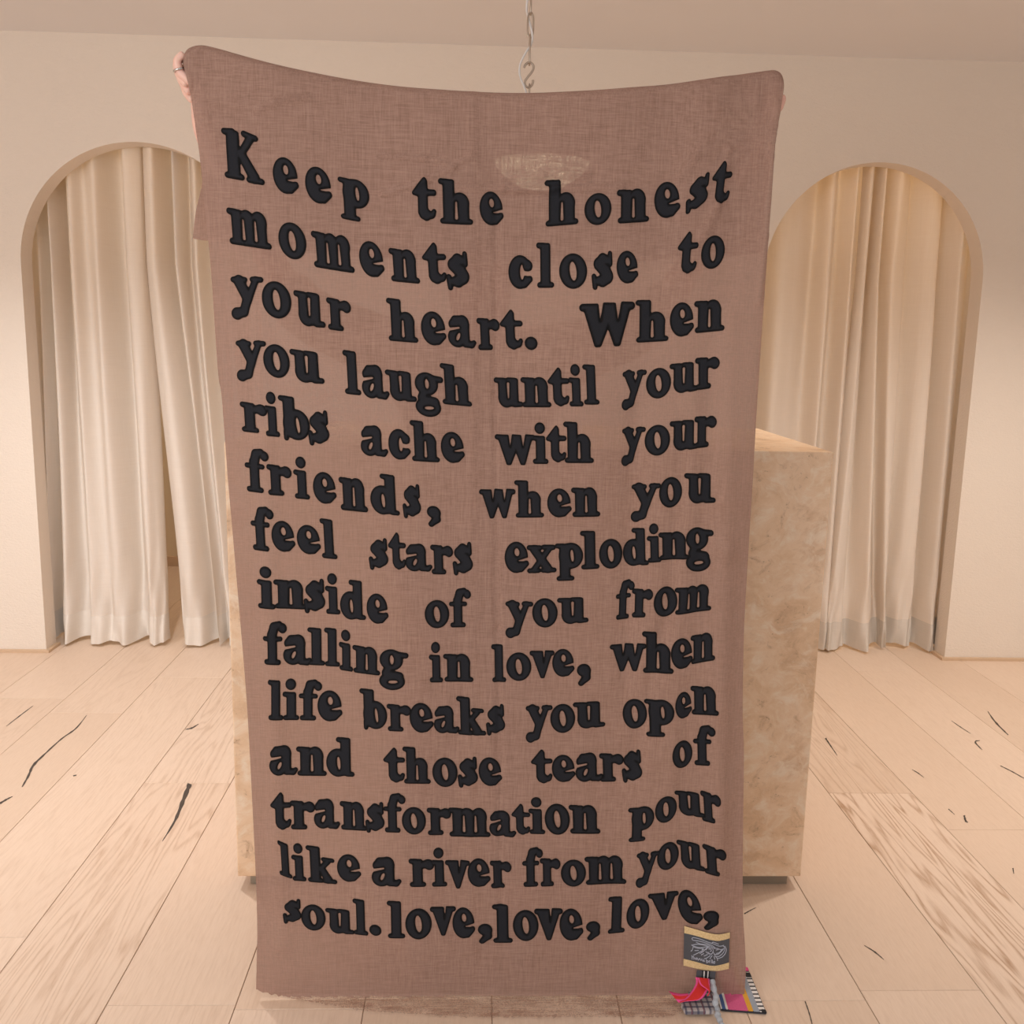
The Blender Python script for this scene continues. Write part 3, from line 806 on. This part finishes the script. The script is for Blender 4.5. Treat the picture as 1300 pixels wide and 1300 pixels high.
for wi, (cr, sh, ln, txt) in enumerate(WORDS):
    ox, oy, scl = CR[cr]
    Vw, Fw, Rw = [], [], []
    for L in txt.split('|'):
        a = L.split(); ch = a[0]; q = list(map(float, a[1:5]))
        s2 = float(a[5]) if len(a) > 5 else sh
        l2 = float(a[6]) if len(a) > 6 else ln
        Pv, Ff, rm = letter(ch, ox+q[0]/scl, ox+q[1]/scl, oy+q[2]/scl, oy+q[3]/scl, s2, l2)
        k = len(Vw); Vw += list(Pv); Rw += list(rm)
        Fw += [tuple(k+i for i in f) for f in Ff]
    o = add_obj('lettering', Vw, Fw, M_LETTER, shawl)
    at = o.data.attributes.new('rim', 'FLOAT', 'POINT'); at.data.foreach_set('value', Rw)
    o['label'] = 'black word "%s"' % ''.join(L.split()[0] for L in txt.split('|'))

# ------------------------------------------------------------------ sewn label, strap, ribbon, cord, swatches
def patch(name, top, bot, mat, off, nx=24, ny=8, parent=shawl):
    sx = np.linspace(0, 1, nx+1); Tp = catmull(top, nx+1); Bp = catmull(bot, nx+1)
    g_ = np.array([[Tp[i]*(1-f)+Bp[i]*f for i in range(nx+1)] for f in np.linspace(0, 1, ny+1)])
    p3 = P_cloth(g_[..., 0], g_[..., 1], off)
    return gridmesh(name, p3, mat, parent), g_
def woven(name, a, b, sc=900):
    t = NT(name); n = t.noise(t.obj(), sc, 2); return t.done(t.pbr(t.mix(n, srgb(*a), srgb(*b)), 0.8, t.bump(n, 0.4, 0.001)))
M_TAG = woven('charcoal_woven', (66, 66, 70), (88, 88, 92))
M_GOLD = woven('gold_woven', (184, 146, 92), (240, 216, 168), 420)
M_THREAD = simple('silver_grey_thread', (172, 174, 186), 0.7)
M_BLACK = woven('black_webbing', (26, 26, 28), (38, 38, 40))
M_WHITE = woven('white_thread', (206, 202, 196), (226, 222, 216))
M_RED = woven('scarlet_ribbon', (196, 36, 36), (222, 52, 44))
M_PINK = woven('hot_pink_edge', (216, 62, 130), (238, 92, 150))
M_GREY = woven('grey_cord', (150, 156, 164), (186, 190, 196), 300)
Z3 = lambda x, y: (860+x/17.333, 1172+y/17.333)
lab, _ = patch('woven_label', [Z3(135,30),Z3(400,85),Z3(700,150),Z3(900,180),Z3(1135,165)], [Z3(120,880),Z3(400,940),Z3(700,978),Z3(900,985),Z3(1115,955)], M_TAG, 0.004)
lab['label'] = 'charcoal woven label with gold bands'
for tp, bt in (([Z3(135,20),Z3(400,80),Z3(700,148),Z3(900,178),Z3(1138,160)], [Z3(135,175),Z3(400,222),Z3(700,290),Z3(900,318),Z3(1135,290)]),
               ([Z3(120,740),Z3(400,800),Z3(700,868),Z3(900,862),Z3(1120,820)], [Z3(118,890),Z3(400,948),Z3(700,985),Z3(900,990),Z3(1115,960)])):
    b_, _ = patch('gold_band', tp, bt, M_GOLD, 0.0052, 24, 4); b_.parent = lab
    b_.matrix_parent_inverse = Matrix.Identity(4)
    b_['label'] = 'gold band'
# embroidered scribble and tiny handwriting
strokes = [
 [(300,290),(340,265),(480,290),(600,330),(760,380),(900,440),(1000,430)], [(300,290),(330,325),(440,330),(620,370),(740,420),(820,480),(870,490)],
 [(390,360),(470,390),(620,400),(720,440),(800,490)], [(300,435),(420,405),(560,415),(660,440)], [(290,430),(350,455),(480,475),(600,450),(680,440)],
 [(330,460),(310,540),(280,570)], [(340,470),(420,490),(500,490)], [(360,550),(450,540)], [(330,660),(430,600),(520,545),(560,490)], [(470,610),(540,560),(600,490),(640,450)],
 [(490,480),(540,500),(510,520)], [(600,520),(640,470),(720,470),(760,520),(730,600),(650,600),(600,550)], [(660,500),(700,495),(720,530),(690,550)], [(640,560),(700,610),(740,600)],
 [(560,600),(500,640)], [(760,560),(800,640),(860,710),(960,690)], [(780,610),(860,620),(940,560),(1000,500)], [(800,660),(880,670),(960,620),(1010,550),(1010,470),(960,430)],
 [(960,690),(1030,620),(1055,530),(1020,450)], [(830,600),(900,580),(950,530)], [(730,380),(760,345),(880,395)], [(700,640),(620,700),(560,720)], [(740,640),(690,720)], [(780,660),(800,730)], [(850,700),(860,760)],
 [(850,480),(930,520),(980,510)], [(820,520),(880,510)], [(640,620),(560,660)],
 [(300,660),(310,750)], [(310,700),(340,690),(345,750)], [(360,710),(380,745),(400,705),(405,755)], [(420,710),(440,760),(465,715)], [(475,720),(495,765),(520,720)], [(545,745),(530,770),(560,775),(560,745),(575,785)],
 [(610,720),(620,805),(650,790),(640,760),(620,770)], [(665,785),(690,770),(680,755),(665,785),(690,805)], [(720,730),(725,815)], [(745,740),(750,820)], [(790,770),(770,790),(775,820),(798,815),(800,770)]]
Vs, Fs = [], []
for st in strokes:
    P = catmull([Z3(*q) for q in st], max(6, 5*len(st)))
    p3 = P_cloth(P[:, 0], P[:, 1], 0.0046)
    a, b = tube(p3, 0.00085, 5); k = len(Vs); Vs += a; Fs += [tuple(k+i for i in f) for f in b]
em = add_obj('embroidery', Vs, Fs, M_THREAD, shawl); em.parent = lab; em.matrix_parent_inverse = Matrix.Identity(4)
em['label'] = 'pale grey scribbled eye drawing and small handwriting'

L8 = lambda x, y: (840+x/8.125, 1160+y/8.125)
strap, _ = patch('strap', [L8(352,548),L8(450,552),L8(545,560)], [L8(340,650),L8(440,662),L8(535,680)], M_TAG, 0.008, 10, 6)
strap['label'] = 'short charcoal strap with black and white stripes'
for x0, x1, m, of in ((405,420,M_BLACK,.0086),(420,432,M_WHITE,.0088),(432,460,M_BLACK,.0086),(460,470,M_WHITE,.0088),(470,486,M_BLACK,.0086)):
    q, _ = patch('stripe', [L8(x0,552),L8(x1,553)], [L8(x0-6,656+x0*0.02),L8(x1-6,656+x1*0.02)], m, of, 2, 4)
    q.parent = strap; q.matrix_parent_inverse = Matrix.Identity(4)

def on_floor(pts, z):
    return np.array([hit(*p, 2, z) for p in pts])
def ribbon(name, A, B, mat_c, mat_e, parent, edge=0.14, nx=36):
    # strip between two 3-D rails with coloured edges
    A = catmull(A, nx); B = catmull(B, nx)
    fr = [0, edge, 0.5, 1-edge, 1]
    V_, F_, mm = [], [], []
    for i in range(nx):
        for f in fr: V_.append(A[i]*(1-f)+B[i]*f+np.array([0, -0.0008*math.sin(math.pi*f), 0.0008*math.sin(math.pi*f)]))
    for i in range(nx-1):
        for k in range(4):
            a = i*5+k; F_.append((a, a+1, a+6, a+5)); mm.append(1 if k in (0, 3) else 0)
    o = add_obj(name, V_, F_, [mat_c, mat_e], parent, True, mm)
    sm = o.modifiers.new('thickness', 'SOLIDIFY'); sm.thickness = 0.0012
    return o
def mix3(u, v, y): return hit(u, v, 1, y)
rb1 = ribbon('ribbon', [mix3(*L8(348,655),YC-.014), mix3(*L8(352,720),YC-.022), mix3(*L8(310,800),YC-.035), mix3(*L8(240,880),YC-.05), mix3(*L8(180,918),YC-.054)],
             [mix3(*L8(492,672),YC-.014), mix3(*L8(488,735),YC-.024), mix3(*L8(470,800),YC-.04), mix3(*L8(400,885),YC-.055), mix3(*L8(240,905),YC-.057)], M_RED, M_PINK, shawl)
rb1['label'] = 'scarlet ribbon with hot pink edges'
rb2 = ribbon('ribbon', [mix3(*L8(370,662),YC-.020), mix3(*L8(400,735),YC-.036), mix3(*L8(488,800),YC-.05), mix3(*L8(470,850),YC-.053)],
             [mix3(*L8(492,675),YC-.018), mix3(*L8(495,730),YC-.032), mix3(*L8(494,790),YC-.048), mix3(*L8(480,840),YC-.052)], M_RED, M_PINK, shawl)
rb2['label'] = 'scarlet ribbon loop'
rb3 = ribbon('ribbon', [mix3(*L8(75,798),YC-.032), mix3(*L8(180,822),YC-.036), mix3(*L8(270,820),YC-.038)],
             [mix3(*L8(175,915),YC-.054), mix3(*L8(215,912),YC-.054), mix3(*L8(290,880),YC-.052)], M_RED, M_PINK, shawl, 0.3)
rb3['label'] = 'hot pink ribbon tail'
cp = [mix3(*L8(520,690),YC-.016), mix3(*L8(535,760),YC-.03), mix3(*L8(560,850),YC-.046), mix3(*L8(555,920),YC-.06)]+list(on_floor([L8(575,990), L8(580,1050), L8(605,1110), L8(625,1160)], 0.016))
cp = catmull(cp, 60)
rad = [0.0058+0.0008*math.sin(i*0.8)+0.0006*math.sin(i*0.33) for i in range(60)]
a, b = tube(cp, rad, 10)
add_obj('cord', a, b, M_GREY, shawl)['label'] = 'twisted pale grey cord'

def checks(name, cells):
    # woven plaid in the swatch's own frame
    t = NT(name); v = t.n('TexCoord').outputs['Object']
    sx = t.n('SeparateXYZ', {0: v})
    w1 = t.math('PINGPONG', t.math('MULTIPLY', sx.outputs[0], 1.0), 0.005)
    def band(axis, p, a):
        m = t.math('MODULO', t.math('ADD', sx.outputs[axis], 10.0), p); return t.math('LESS_THAN', m, a)
    c = t.mix(t.math('MULTIPLY', band(0, .0125, .0045), 0.7), srgb(186, 178, 176), srgb(58, 62, 88))
    c = t.mix(t.math('MULTIPLY', band(1, .0150, .0060), 0.7), c, srgb(48, 52, 78))
    c = t.mix(t.math('MULTIPLY', band(0, .0250, .0030), 0.5), c, srgb(132, 70, 70))
    return t.done(t.pbr(c, 0.85))
M_PLAID = checks('navy_plaid', 0)
def slab_floor(name, px, z0, z1, mat, parent):
    q = [hit(*p, 2, z1) for p in px]
    n = len(q); V_ = [(p[0], p[1], z1) for p in q]+[(p[0], p[1], z0) for p in q]
    bm = bmesh.new(); vs = [bm.verts.new(p) for p in V_]
    bm.faces.new(vs[:n]); bm.faces.new(vs[n:][::-1])
    for i in range(n): bm.faces.new((vs[i], vs[n+i], vs[n+(i+1) % n], vs[(i+1) % n]))
    bmesh.ops.recalc_face_normals(bm, faces=bm.faces[:])
    bmesh.ops.bevel(bm, geom=bm.edges[:], offset=0.0012, segments=2, affect='EDGES')
    return add_bm(name, bm, mat, parent)
sw1 = slab_floor('fabric_swatch', [L8(200,925), L8(245,1005), L8(545,1000), L8(530,800), L8(290,790)], 0.0075, 0.0165, M_PLAID, shawl)
sw1['label'] = 'folded navy and white plaid swatch on the floor'
# striped swatch
st_px = lambda f, g: L8(*( (1-g)*np.array([505+ (890-505)*f, 560+(560-560)*f]) + g*np.array([610+(1085-610)*f, 985+(1020-985)*f]) ))
M_S = {'base': simple('swatch_backing', (52, 52, 58), 0.8), 'cream': M_WHITE, 'blue': woven('blue_stripe', (58, 84, 132), (74, 100, 150)), 'pink': woven('pink_stripe', (196, 76, 122), (214, 98, 142), 300),
       'mustard': woven('mustard_stripe', (208, 148, 40), (224, 168, 60)), 'grey': woven('grey_stripe', (140, 148, 160), (160, 166, 176))}
def chk():
    t = NT('black_white_rungs'); v = t.n('TexCoord').outputs['Object']; s_ = t.n('SeparateXYZ', {0: v})
    m = t.math('LESS_THAN', t.math('MODULO', t.math('ADD', s_.outputs[1], 10.0), .0125), .0045)
    return t.done(t.pbr(t.mix(m, srgb(228, 222, 218), srgb(50, 48, 54)), 0.85))
M_S['rungs'] = chk()
sw2 = slab_floor('fabric_swatch', [st_px(0, 0), st_px(0, 1), st_px(1, 1), st_px(1, 0)], 0.0005, 0.0055, M_S['base'], shawl)
sw2['label'] = 'striped pink, mustard, grey and blue swatch on the floor'
for f0, f1, m in ((0, .035, 'cream'), (.035, .115, 'blue'), (.115, .165, 'cream'), (.165, .60, 'pink'), (.60, .715, 'mustard'), (.715, .85, 'grey'), (.85, .985, 'rungs')):
    q = slab_floor('stripe', [st_px(f0, .01), st_px(f0, .985), st_px(f1, .985), st_px(f1, .01)], 0.0056, 0.0068, M_S[m], shawl)
    q.parent = sw2; q.matrix_parent_inverse = Matrix.Identity(4); q['label'] = m.replace('rungs', 'black and white checked')+' stripe'
for p, m, nm in (([(.86, -.02), (.86, .06), (1.0, .06), (1.0, -.02)], M_PINK, 'pink'), ([(.86, .10), (.86, .20), (1.0, .20), (1.0, .10)], M_BLACK, 'black'), ([(.9, .93), (.9, 1.0), (1.0, 1.0), (1.0, .93)], M_BLACK, 'black')):
    q = slab_floor('patch', [st_px(*x) for x in p], 0.0069, 0.0078, m, shawl)
    q.parent = sw2; q.matrix_parent_inverse = Matrix.Identity(4); q['label'] = nm+' patch'

# ------------------------------------------------------------------ pendant: chain, hook, flex, lamp
PY = 2.56
pp = lambda u, v, y=PY: hit(u, v, 1, y)
def link_ring(u, v0, v1, wpx, edge_on, rad=0.0021):
    c0, c1 = pp(u, v0), pp(u, v1)
    mid = (c0+c1)/2; hh = np.linalg.norm(c1-c0)/2
    wd = wpx/2/F_PX*2.6
    pts = []
    for i in range(28):
        an = 2*math.pi*i/28
        sx = wd*math.copysign(abs(math.cos(an))**0.8, math.cos(an)); sz = hh*math.copysign(abs(math.sin(an))**0.7, math.sin(an))
        pts.append(mid+np.array([0, sx, sz]) if edge_on else mid+np.array([sx, 0, sz]))
    return tube(pts, rad, 8, closed=True)
chain = empty('hanging_chain', tuple(pp(672, -20)+np.array([0, 0, 0.3])), 'thin nickel chain dropping from the ceiling above the cloth', 'chain')
zt = CZ
links = [(672.5, 44, 83, 8, True), (673.5, 16, 48, 7, False), (674, -14, 19, 8, True)]
vv = -14
eo = False
while pp(674, vv)[2] < CZ-0.03:
    links.append((674, vv-30, vv+3, 7, eo)); eo = not eo; vv -= 30
for L in links:
    a, b = link_ring(*L); add_obj('link', a, b, M_STEEL, chain)
eye_z = float(pp(674, vv)[2])
a, b = tube([(float(pp(674, vv)[0]), PY, eye_z-0.004), (float(pp(674, vv)[0]), PY, CZ)], 0.004, 10)
add_obj('ceiling_hook', a, b, M_STEEL, chain)
hp = catmull([pp(*q) for q in ((665.5,86),(667,82.5),(670.5,79.5),(675,80.5),(677.5,85),(675.5,91),(670,98),(666.5,103.5),(667,108.5),(671,111),(675,108.5),(676.5,104),(676.5,101.5))], 60)
a, b = tube(hp, 0.0029, 10)
tag(add_obj('s_hook', a, b, M_STEEL), 'bent steel S-hook hanging from the end of the thin chain', 'hook')
lamp = empty('pendant_lamp', tuple(pp(700, 250)), 'pendant lamp hanging from the S-hook, glowing through the cloth', 'lamp')
a, b = link_ring(672, 107, 124, 7, True); add_obj('ring', a, b, M_STEEL, lamp)
lx, _, lz = pp(700, 205)
LXc = float(pp(690, 124)[0]); z1 = float(pp(672, 123)[2]); z0 = float(lz)
def lathe(prof, cx, cy, n=40):
    V_, F_ = [], []
    for r, z in prof:
        for k in range(n):
            V_.append((cx+r*math.cos(2*math.pi*k/n), cy+r*math.sin(2*math.pi*k/n), z))
    for i in range(len(prof)-1):
        for k in range(n):
            F_.append((i*n+k, i*n+(k+1) % n, (i+1)*n+(k+1) % n, (i+1)*n+k))
    return V_, F_
LX2 = float(pp(700, 215)[0]); LR = 62/F_PX*2.6
a, b = lathe([(0.002, z1), (0.012, z1-0.005), (0.016, z1-0.03), (0.03, z0+0.035), (LR*0.7, z0+0.02), (LR, z0), (LR-0.004, z0-0.004), (LR*0.7, z0+0.012), (0.01, z0+0.025)], LXc, PY)
add_obj('lamp_shade', a, b, simple('cream_enamel', (214, 200, 182), 0.4), lamp)
t = NT('opal_glass'); em_ = t.n('Emission', {'Color': (1, .80, .52, 1), 'Strength': 13.0}).outputs[0]; M_OPAL = t.done(em_)
zb = float(pp(700, 240)[2])
a, b = lathe([(LR*0.92, z0-0.003), (LR*0.9, z0-0.012), (LR*0.75, (z0+zb)/2), (LR*0.4, zb+0.004), (0.001, zb)], LXc, PY)
add_obj('diffuser', a, b, M_OPAL, lamp)
cdp = catmull([np.array([LXc+0.004, PY+0.004, CZ-0.002]), pp(673,-60,PY+.006), pp(670,-8,PY-.006), pp(668.5,12,PY-.006), pp(671,24,PY+.005), pp(675.5,42,PY-.006), pp(675,55,PY-.002), pp(668,66,PY-.005), pp(661,80,PY-.007), pp(659.5,92,PY-.007), pp(662,102,PY-.006), pp(667,114,PY-.004), pp(670,128,PY)], 90)
a, b = tube(cdp, 0.0026, 8)
tag(add_obj('electric_flex', a, b, M_CORD), 'white electric flex looping loosely down beside the thin chain', 'cable')

# ------------------------------------------------------------------ the person holding the cloth from behind
def skin_mesh(verts, edges, radii, root=0, sub=2):
    me = bpy.data.meshes.new('tmp'); me.from_pydata([tuple(map(float, v_)) for v_ in verts], edges, [])
    ob = bpy.data.objects.new('tmp', me); C.objects.link(ob)
    md = ob.modifiers.new('skin', 'SKIN'); md.use_smooth_shade = True
    for i, r in enumerate(radii):
        sv = me.skin_vertices[0].data[i]
        sv.radius = (r, r) if not hasattr(r, '__len__') else r
        sv.use_root = (i == root)
    sb = ob.modifiers.new('sub', 'SUBSURF'); sb.levels = sub; sb.render_levels = sub
    dg = bpy.context.evaluated_depsgraph_get(); dg.update()
    ev = ob.evaluated_get(dg); m2 = ev.to_mesh()
    V_ = [tuple(v_.co) for v_ in m2.vertices]; F_ = [tuple(p.vertices) for p in m2.polygons]
    ev.to_mesh_clear(); bpy.data.objects.remove(ob); bpy.data.meshes.remove(me)
    return V_, F_
def join(*ms):
    V_, F_ = [], []
    for a, b in ms:
        k = len(V_); V_ += list(a); F_ += [tuple(k+i for i in f) for f in b]
    return V_, F_
def sphere(cx, cy, cz, rx, ry, rz, n=18, m=12):
    V_, F_ = [], []
    for i in range(m+1):
        th = math.pi*i/m
        for k in range(n):
            V_.append((cx+rx*math.sin(th)*math.cos(2*math.pi*k/n), cy+ry*math.sin(th)*math.sin(2*math.pi*k/n), cz+rz*math.cos(th)))
    for i in range(m):
        for k in range(n): F_.append((i*n+k, (i+1)*n+k, (i+1)*n+(k+1) % n, i*n+(k+1) % n))
    return V_, F_
HYl = YC+0.030
hl = hit(249, 108, 1, HYl+.012); wl = hit(257, 165, 1, HYl+0.03)
hr = hit(968, 135, 1, HYl+.012); wr = hit(955, 190, 1, HYl+0.03)
cx = float((hl[0]+hr[0])/2); BY = 2.03
dz = min(hl[2], hr[2])
jt = {
 'pelvis': (cx, BY, 0.84), 'waist': (cx, BY-0.005, 0.98), 'chest': (cx, BY-0.01, 1.16), 'upper': (cx, BY, 1.29), 'neck': (cx, BY-0.005, 1.375),
 'chin': (cx, BY-0.02, 1.44), 'head': (cx, BY-0.02, 1.505), 'crown': (cx, BY-0.012, 1.585),
 'hipL': (cx-.085, BY, .80), 'kneeL': (cx-.095, BY-.015, .44), 'ankL': (cx-.10, BY+.02, .075), 'heelL': (cx-.10, BY+.05, .035), 'toeL': (cx-.105, BY-.14, .028),
 'hipR': (cx+.085, BY, .80), 'kneeR': (cx+.095, BY-.015, .44), 'ankR': (cx+.10, BY+.02, .075), 'heelR': (cx+.10, BY+.05, .035), 'toeR': (cx+.105, BY-.14, .028),
 'shL': (cx-.16, BY, 1.315), 'elL': (cx-.36, BY-.06, 1.40), 'wrL': tuple(wl), 'paL': tuple(hl+np.array([.004, 0, -.012])),
 'shR': (cx+.16, BY, 1.315), 'elR': (cx+.36, BY-.06, 1.40), 'wrR': tuple(wr), 'paR': tuple(hr+np.array([-.004, 0, -.012]))}
rd = {'pelvis': (.135,.105), 'waist': (.11,.085), 'chest': (.13,.095), 'upper': (.12,.08), 'neck': .05, 'chin': .062, 'head': (.076,.092), 'crown': (.06,.07),
      'hip': .085, 'knee': .055, 'ank': .036, 'heel': .032, 'toe': (.036,.024), 'sh': .056, 'el': .037, 'wr': (.024,.020), 'pa': (.030,.016)}
names = list(jt); ix = {n_: i for i, n_ in enumerate(names)}
E_ = [('pelvis','waist'),('waist','chest'),('chest','upper'),('upper','neck'),('neck','chin'),('chin','head'),('head','crown')]
for s_ in 'LR':
    E_ += [('pelvis','hip'+s_),('hip'+s_,'knee'+s_),('knee'+s_,'ank'+s_),('ank'+s_,'heel'+s_),('ank'+s_,'toe'+s_),('upper','sh'+s_),('sh'+s_,'el'+s_),('el'+s_,'wr'+s_),('wr'+s_,'pa'+s_)]
RR = lambda n_: rd.get(n_, rd.get(n_[:-1]))
bodym = skin_mesh([jt[n_] for n_ in names], [(ix[a], ix[b]) for a, b in E_], [RR(n_) for n_ in names], 0, 2)
parts = [bodym]
# face: nose, ears, lips, brow
hc = np.array(jt['head'])
nose, _nf = None, None
parts += [skin_mesh([hc+(0, -.078, .012), hc+(0, -.094, -.012), hc+(0, -.104, -.026)], [(0, 1), (1, 2)], [.007, .010, .011], 0, 1)]
for sg in (-1, 1):
    parts += [sphere(*(hc+(sg*.078, .012, -.01)), .010, .020, .032), sphere(*(hc+(sg*.03, -.072, .012)), .017, .012, .010)]
parts += [sphere(*(hc+(0, -.083, -.052)), .024, .008, .006), sphere(*(hc+(0, -.081, -.062)), .021, .009, .006)]
def fingers(hand, sg):
    # hand: palm centre; sg = -1 camera-left. Fingers close over the gathered corner, thumb on the inner side
    o = []
    H = np.asarray(hand)
    if sg < 0:
        px = [[(246,106,.016),(229,93,.014),(224,77,.012),(234,67,.012)],
              [(240,108,.020),(229,98,.028),(224,82,.028),(231,68,.022)],
              [(243,118,.030),(234,108,.042),(228,96,.042),(233,82,.034)],
              [(246,128,.036),(238,120,.050),(233,110,.050),(236,98,.042)],
              [(250,118,.034),(256,103,.034),(254,88,.030),(247,76,.026)]]
    else:
        px = [[(968,124,.012),(981,112,.010),(985,102,.008),(976,94,.006)],
              [(970,132,.020),(984,122,.028),(986,110,.028),(978,102,.022)],
              [(968,140,.030),(986,131,.038),(987,119,.038),(980,110,.030)],
              [(968,150,.036),(989,138,.046),(993.5,126,.044),(994,120,.038)],
              [(962,140,.034),(956,125,.034),(958,110,.030),(965,104,.026)]]
    for i, ch in enumerate(px):
        P = [hit(u, v_, 1, YC+d_) for u, v_, d_ in ch]
        r = [.0095, .0088, .0082, .0068] if i < 4 else [.012, .0105, .0095, .0075]
        if i == 3: r = [q*0.88 for q in r]
        o.append(skin_mesh(P, [(0, 1), (1, 2), (2, 3)], r, 0, 2))
    return o
parts += fingers(hl, -1)+fingers(hr, 1)
person = empty('person', (cx, BY, 0), 'person standing behind the brown cloth, only fingertips and forearm showing at its corners', 'person')
add_obj('body', *join(*parts), M_SKIN, person)
for sg in (-1, 1): add_obj('eye', *sphere(*(hc+(sg*.03, -.081, .010)), .010, .006, .006), M_EYE, person)
# hair: cap and shoulder-length back
add_obj('hair', *join(sphere(hc[0], hc[1]+.022, hc[2]+.035, .092, .090, .085, 28, 18), skin_mesh([hc+(0, .05, .02), hc+(0, .085, -.05), hc+(0, .088, -.14)], [(0, 1), (1, 2)], [(.075,.04), (.075,.034), (.06,.022)], 0, 2)), M_HAIR, person)
# clothes follow the body
def cloth_on(nm, sel, edges, grow, mat, over=None):
    over = over or {}
    nn = list(sel); ii = {n_: i for i, n_ in enumerate(nn)}
    pos = [over.get(n_, (jt.get(n_), None))[0] if n_ in over else jt[n_] for n_ in nn]
    rads = []
    for n_ in nn:
        r = over[n_][1] if n_ in over else RR(n_)
        rads.append(tuple(x+grow for x in r) if hasattr(r, '__len__') else r+grow)
    return add_obj(nm, *skin_mesh(pos, [(ii[a], ii[b]) for a, b in edges], rads, 0, 2), mat, person)
def lerp(a, b, f): return tuple(np.array(jt[a])*(1-f)+np.array(jt[b])*f)
ov = {'cuffL': (lerp('elL', 'wrL', .22), .036), 'cuffR': (lerp('elR', 'wrR', .22), .036), 'collar': ((cx, BY, 1.345), .062)}
cloth_on('sweater', ['pelvis','waist','chest','upper','collar','shL','elL','cuffL','shR','elR','cuffR'],
         [('pelvis','waist'),('waist','chest'),('chest','upper'),('upper','collar'),('upper','shL'),('shL','elL'),('elL','cuffL'),('upper','shR'),('shR','elR'),('elR','cuffR')], .020, M_TOP, ov)
ov = {'hemL': ((cx-.10, BY+.015, .12), .055), 'hemR': ((cx+.10, BY+.015, .12), .055)}
cloth_on('trousers', ['pelvis','hipL','kneeL','hemL','hipR','kneeR','hemR'], [('pelvis','hipL'),('hipL','kneeL'),('kneeL','hemL'),('pelvis','hipR'),('hipR','kneeR'),('kneeR','hemR')], .009, M_TROUSER, ov)
for sg in (-1, 1):
    x = cx+sg*.10
    add_obj('shoe', *skin_mesh([(x, BY+.055, .045), (x, BY-.03, .048), (x+sg*.004, BY-.105, .04), (x+sg*.006, BY-.150, .034)], [(0, 1), (1, 2), (2, 3)], [(.040,.044), (.042,.047), (.043,.039), (.034,.033)], 0, 2), M_SHOE, person)
# silver ring on the left-hand corner's finger
rp = hit(228, 89, 1, YC+.0135); ra = hit(229, 93, 1, YC+.014)-hit(224, 77, 1, YC+.012); ra /= np.linalg.norm(ra)
u_ = np.cross(ra, (0, 1, 0)); u_ /= np.linalg.norm(u_); v_ = np.cross(ra, u_)
a, b = tube([rp+.0098*(math.cos(q)*u_+math.sin(q)*v_) for q in np.linspace(0, 2*math.pi, 25)[:-1]], 0.0019, 8, closed=True)
add_obj('ring', a, b, M_SILVER, person)['label'] = 'silver finger ring'
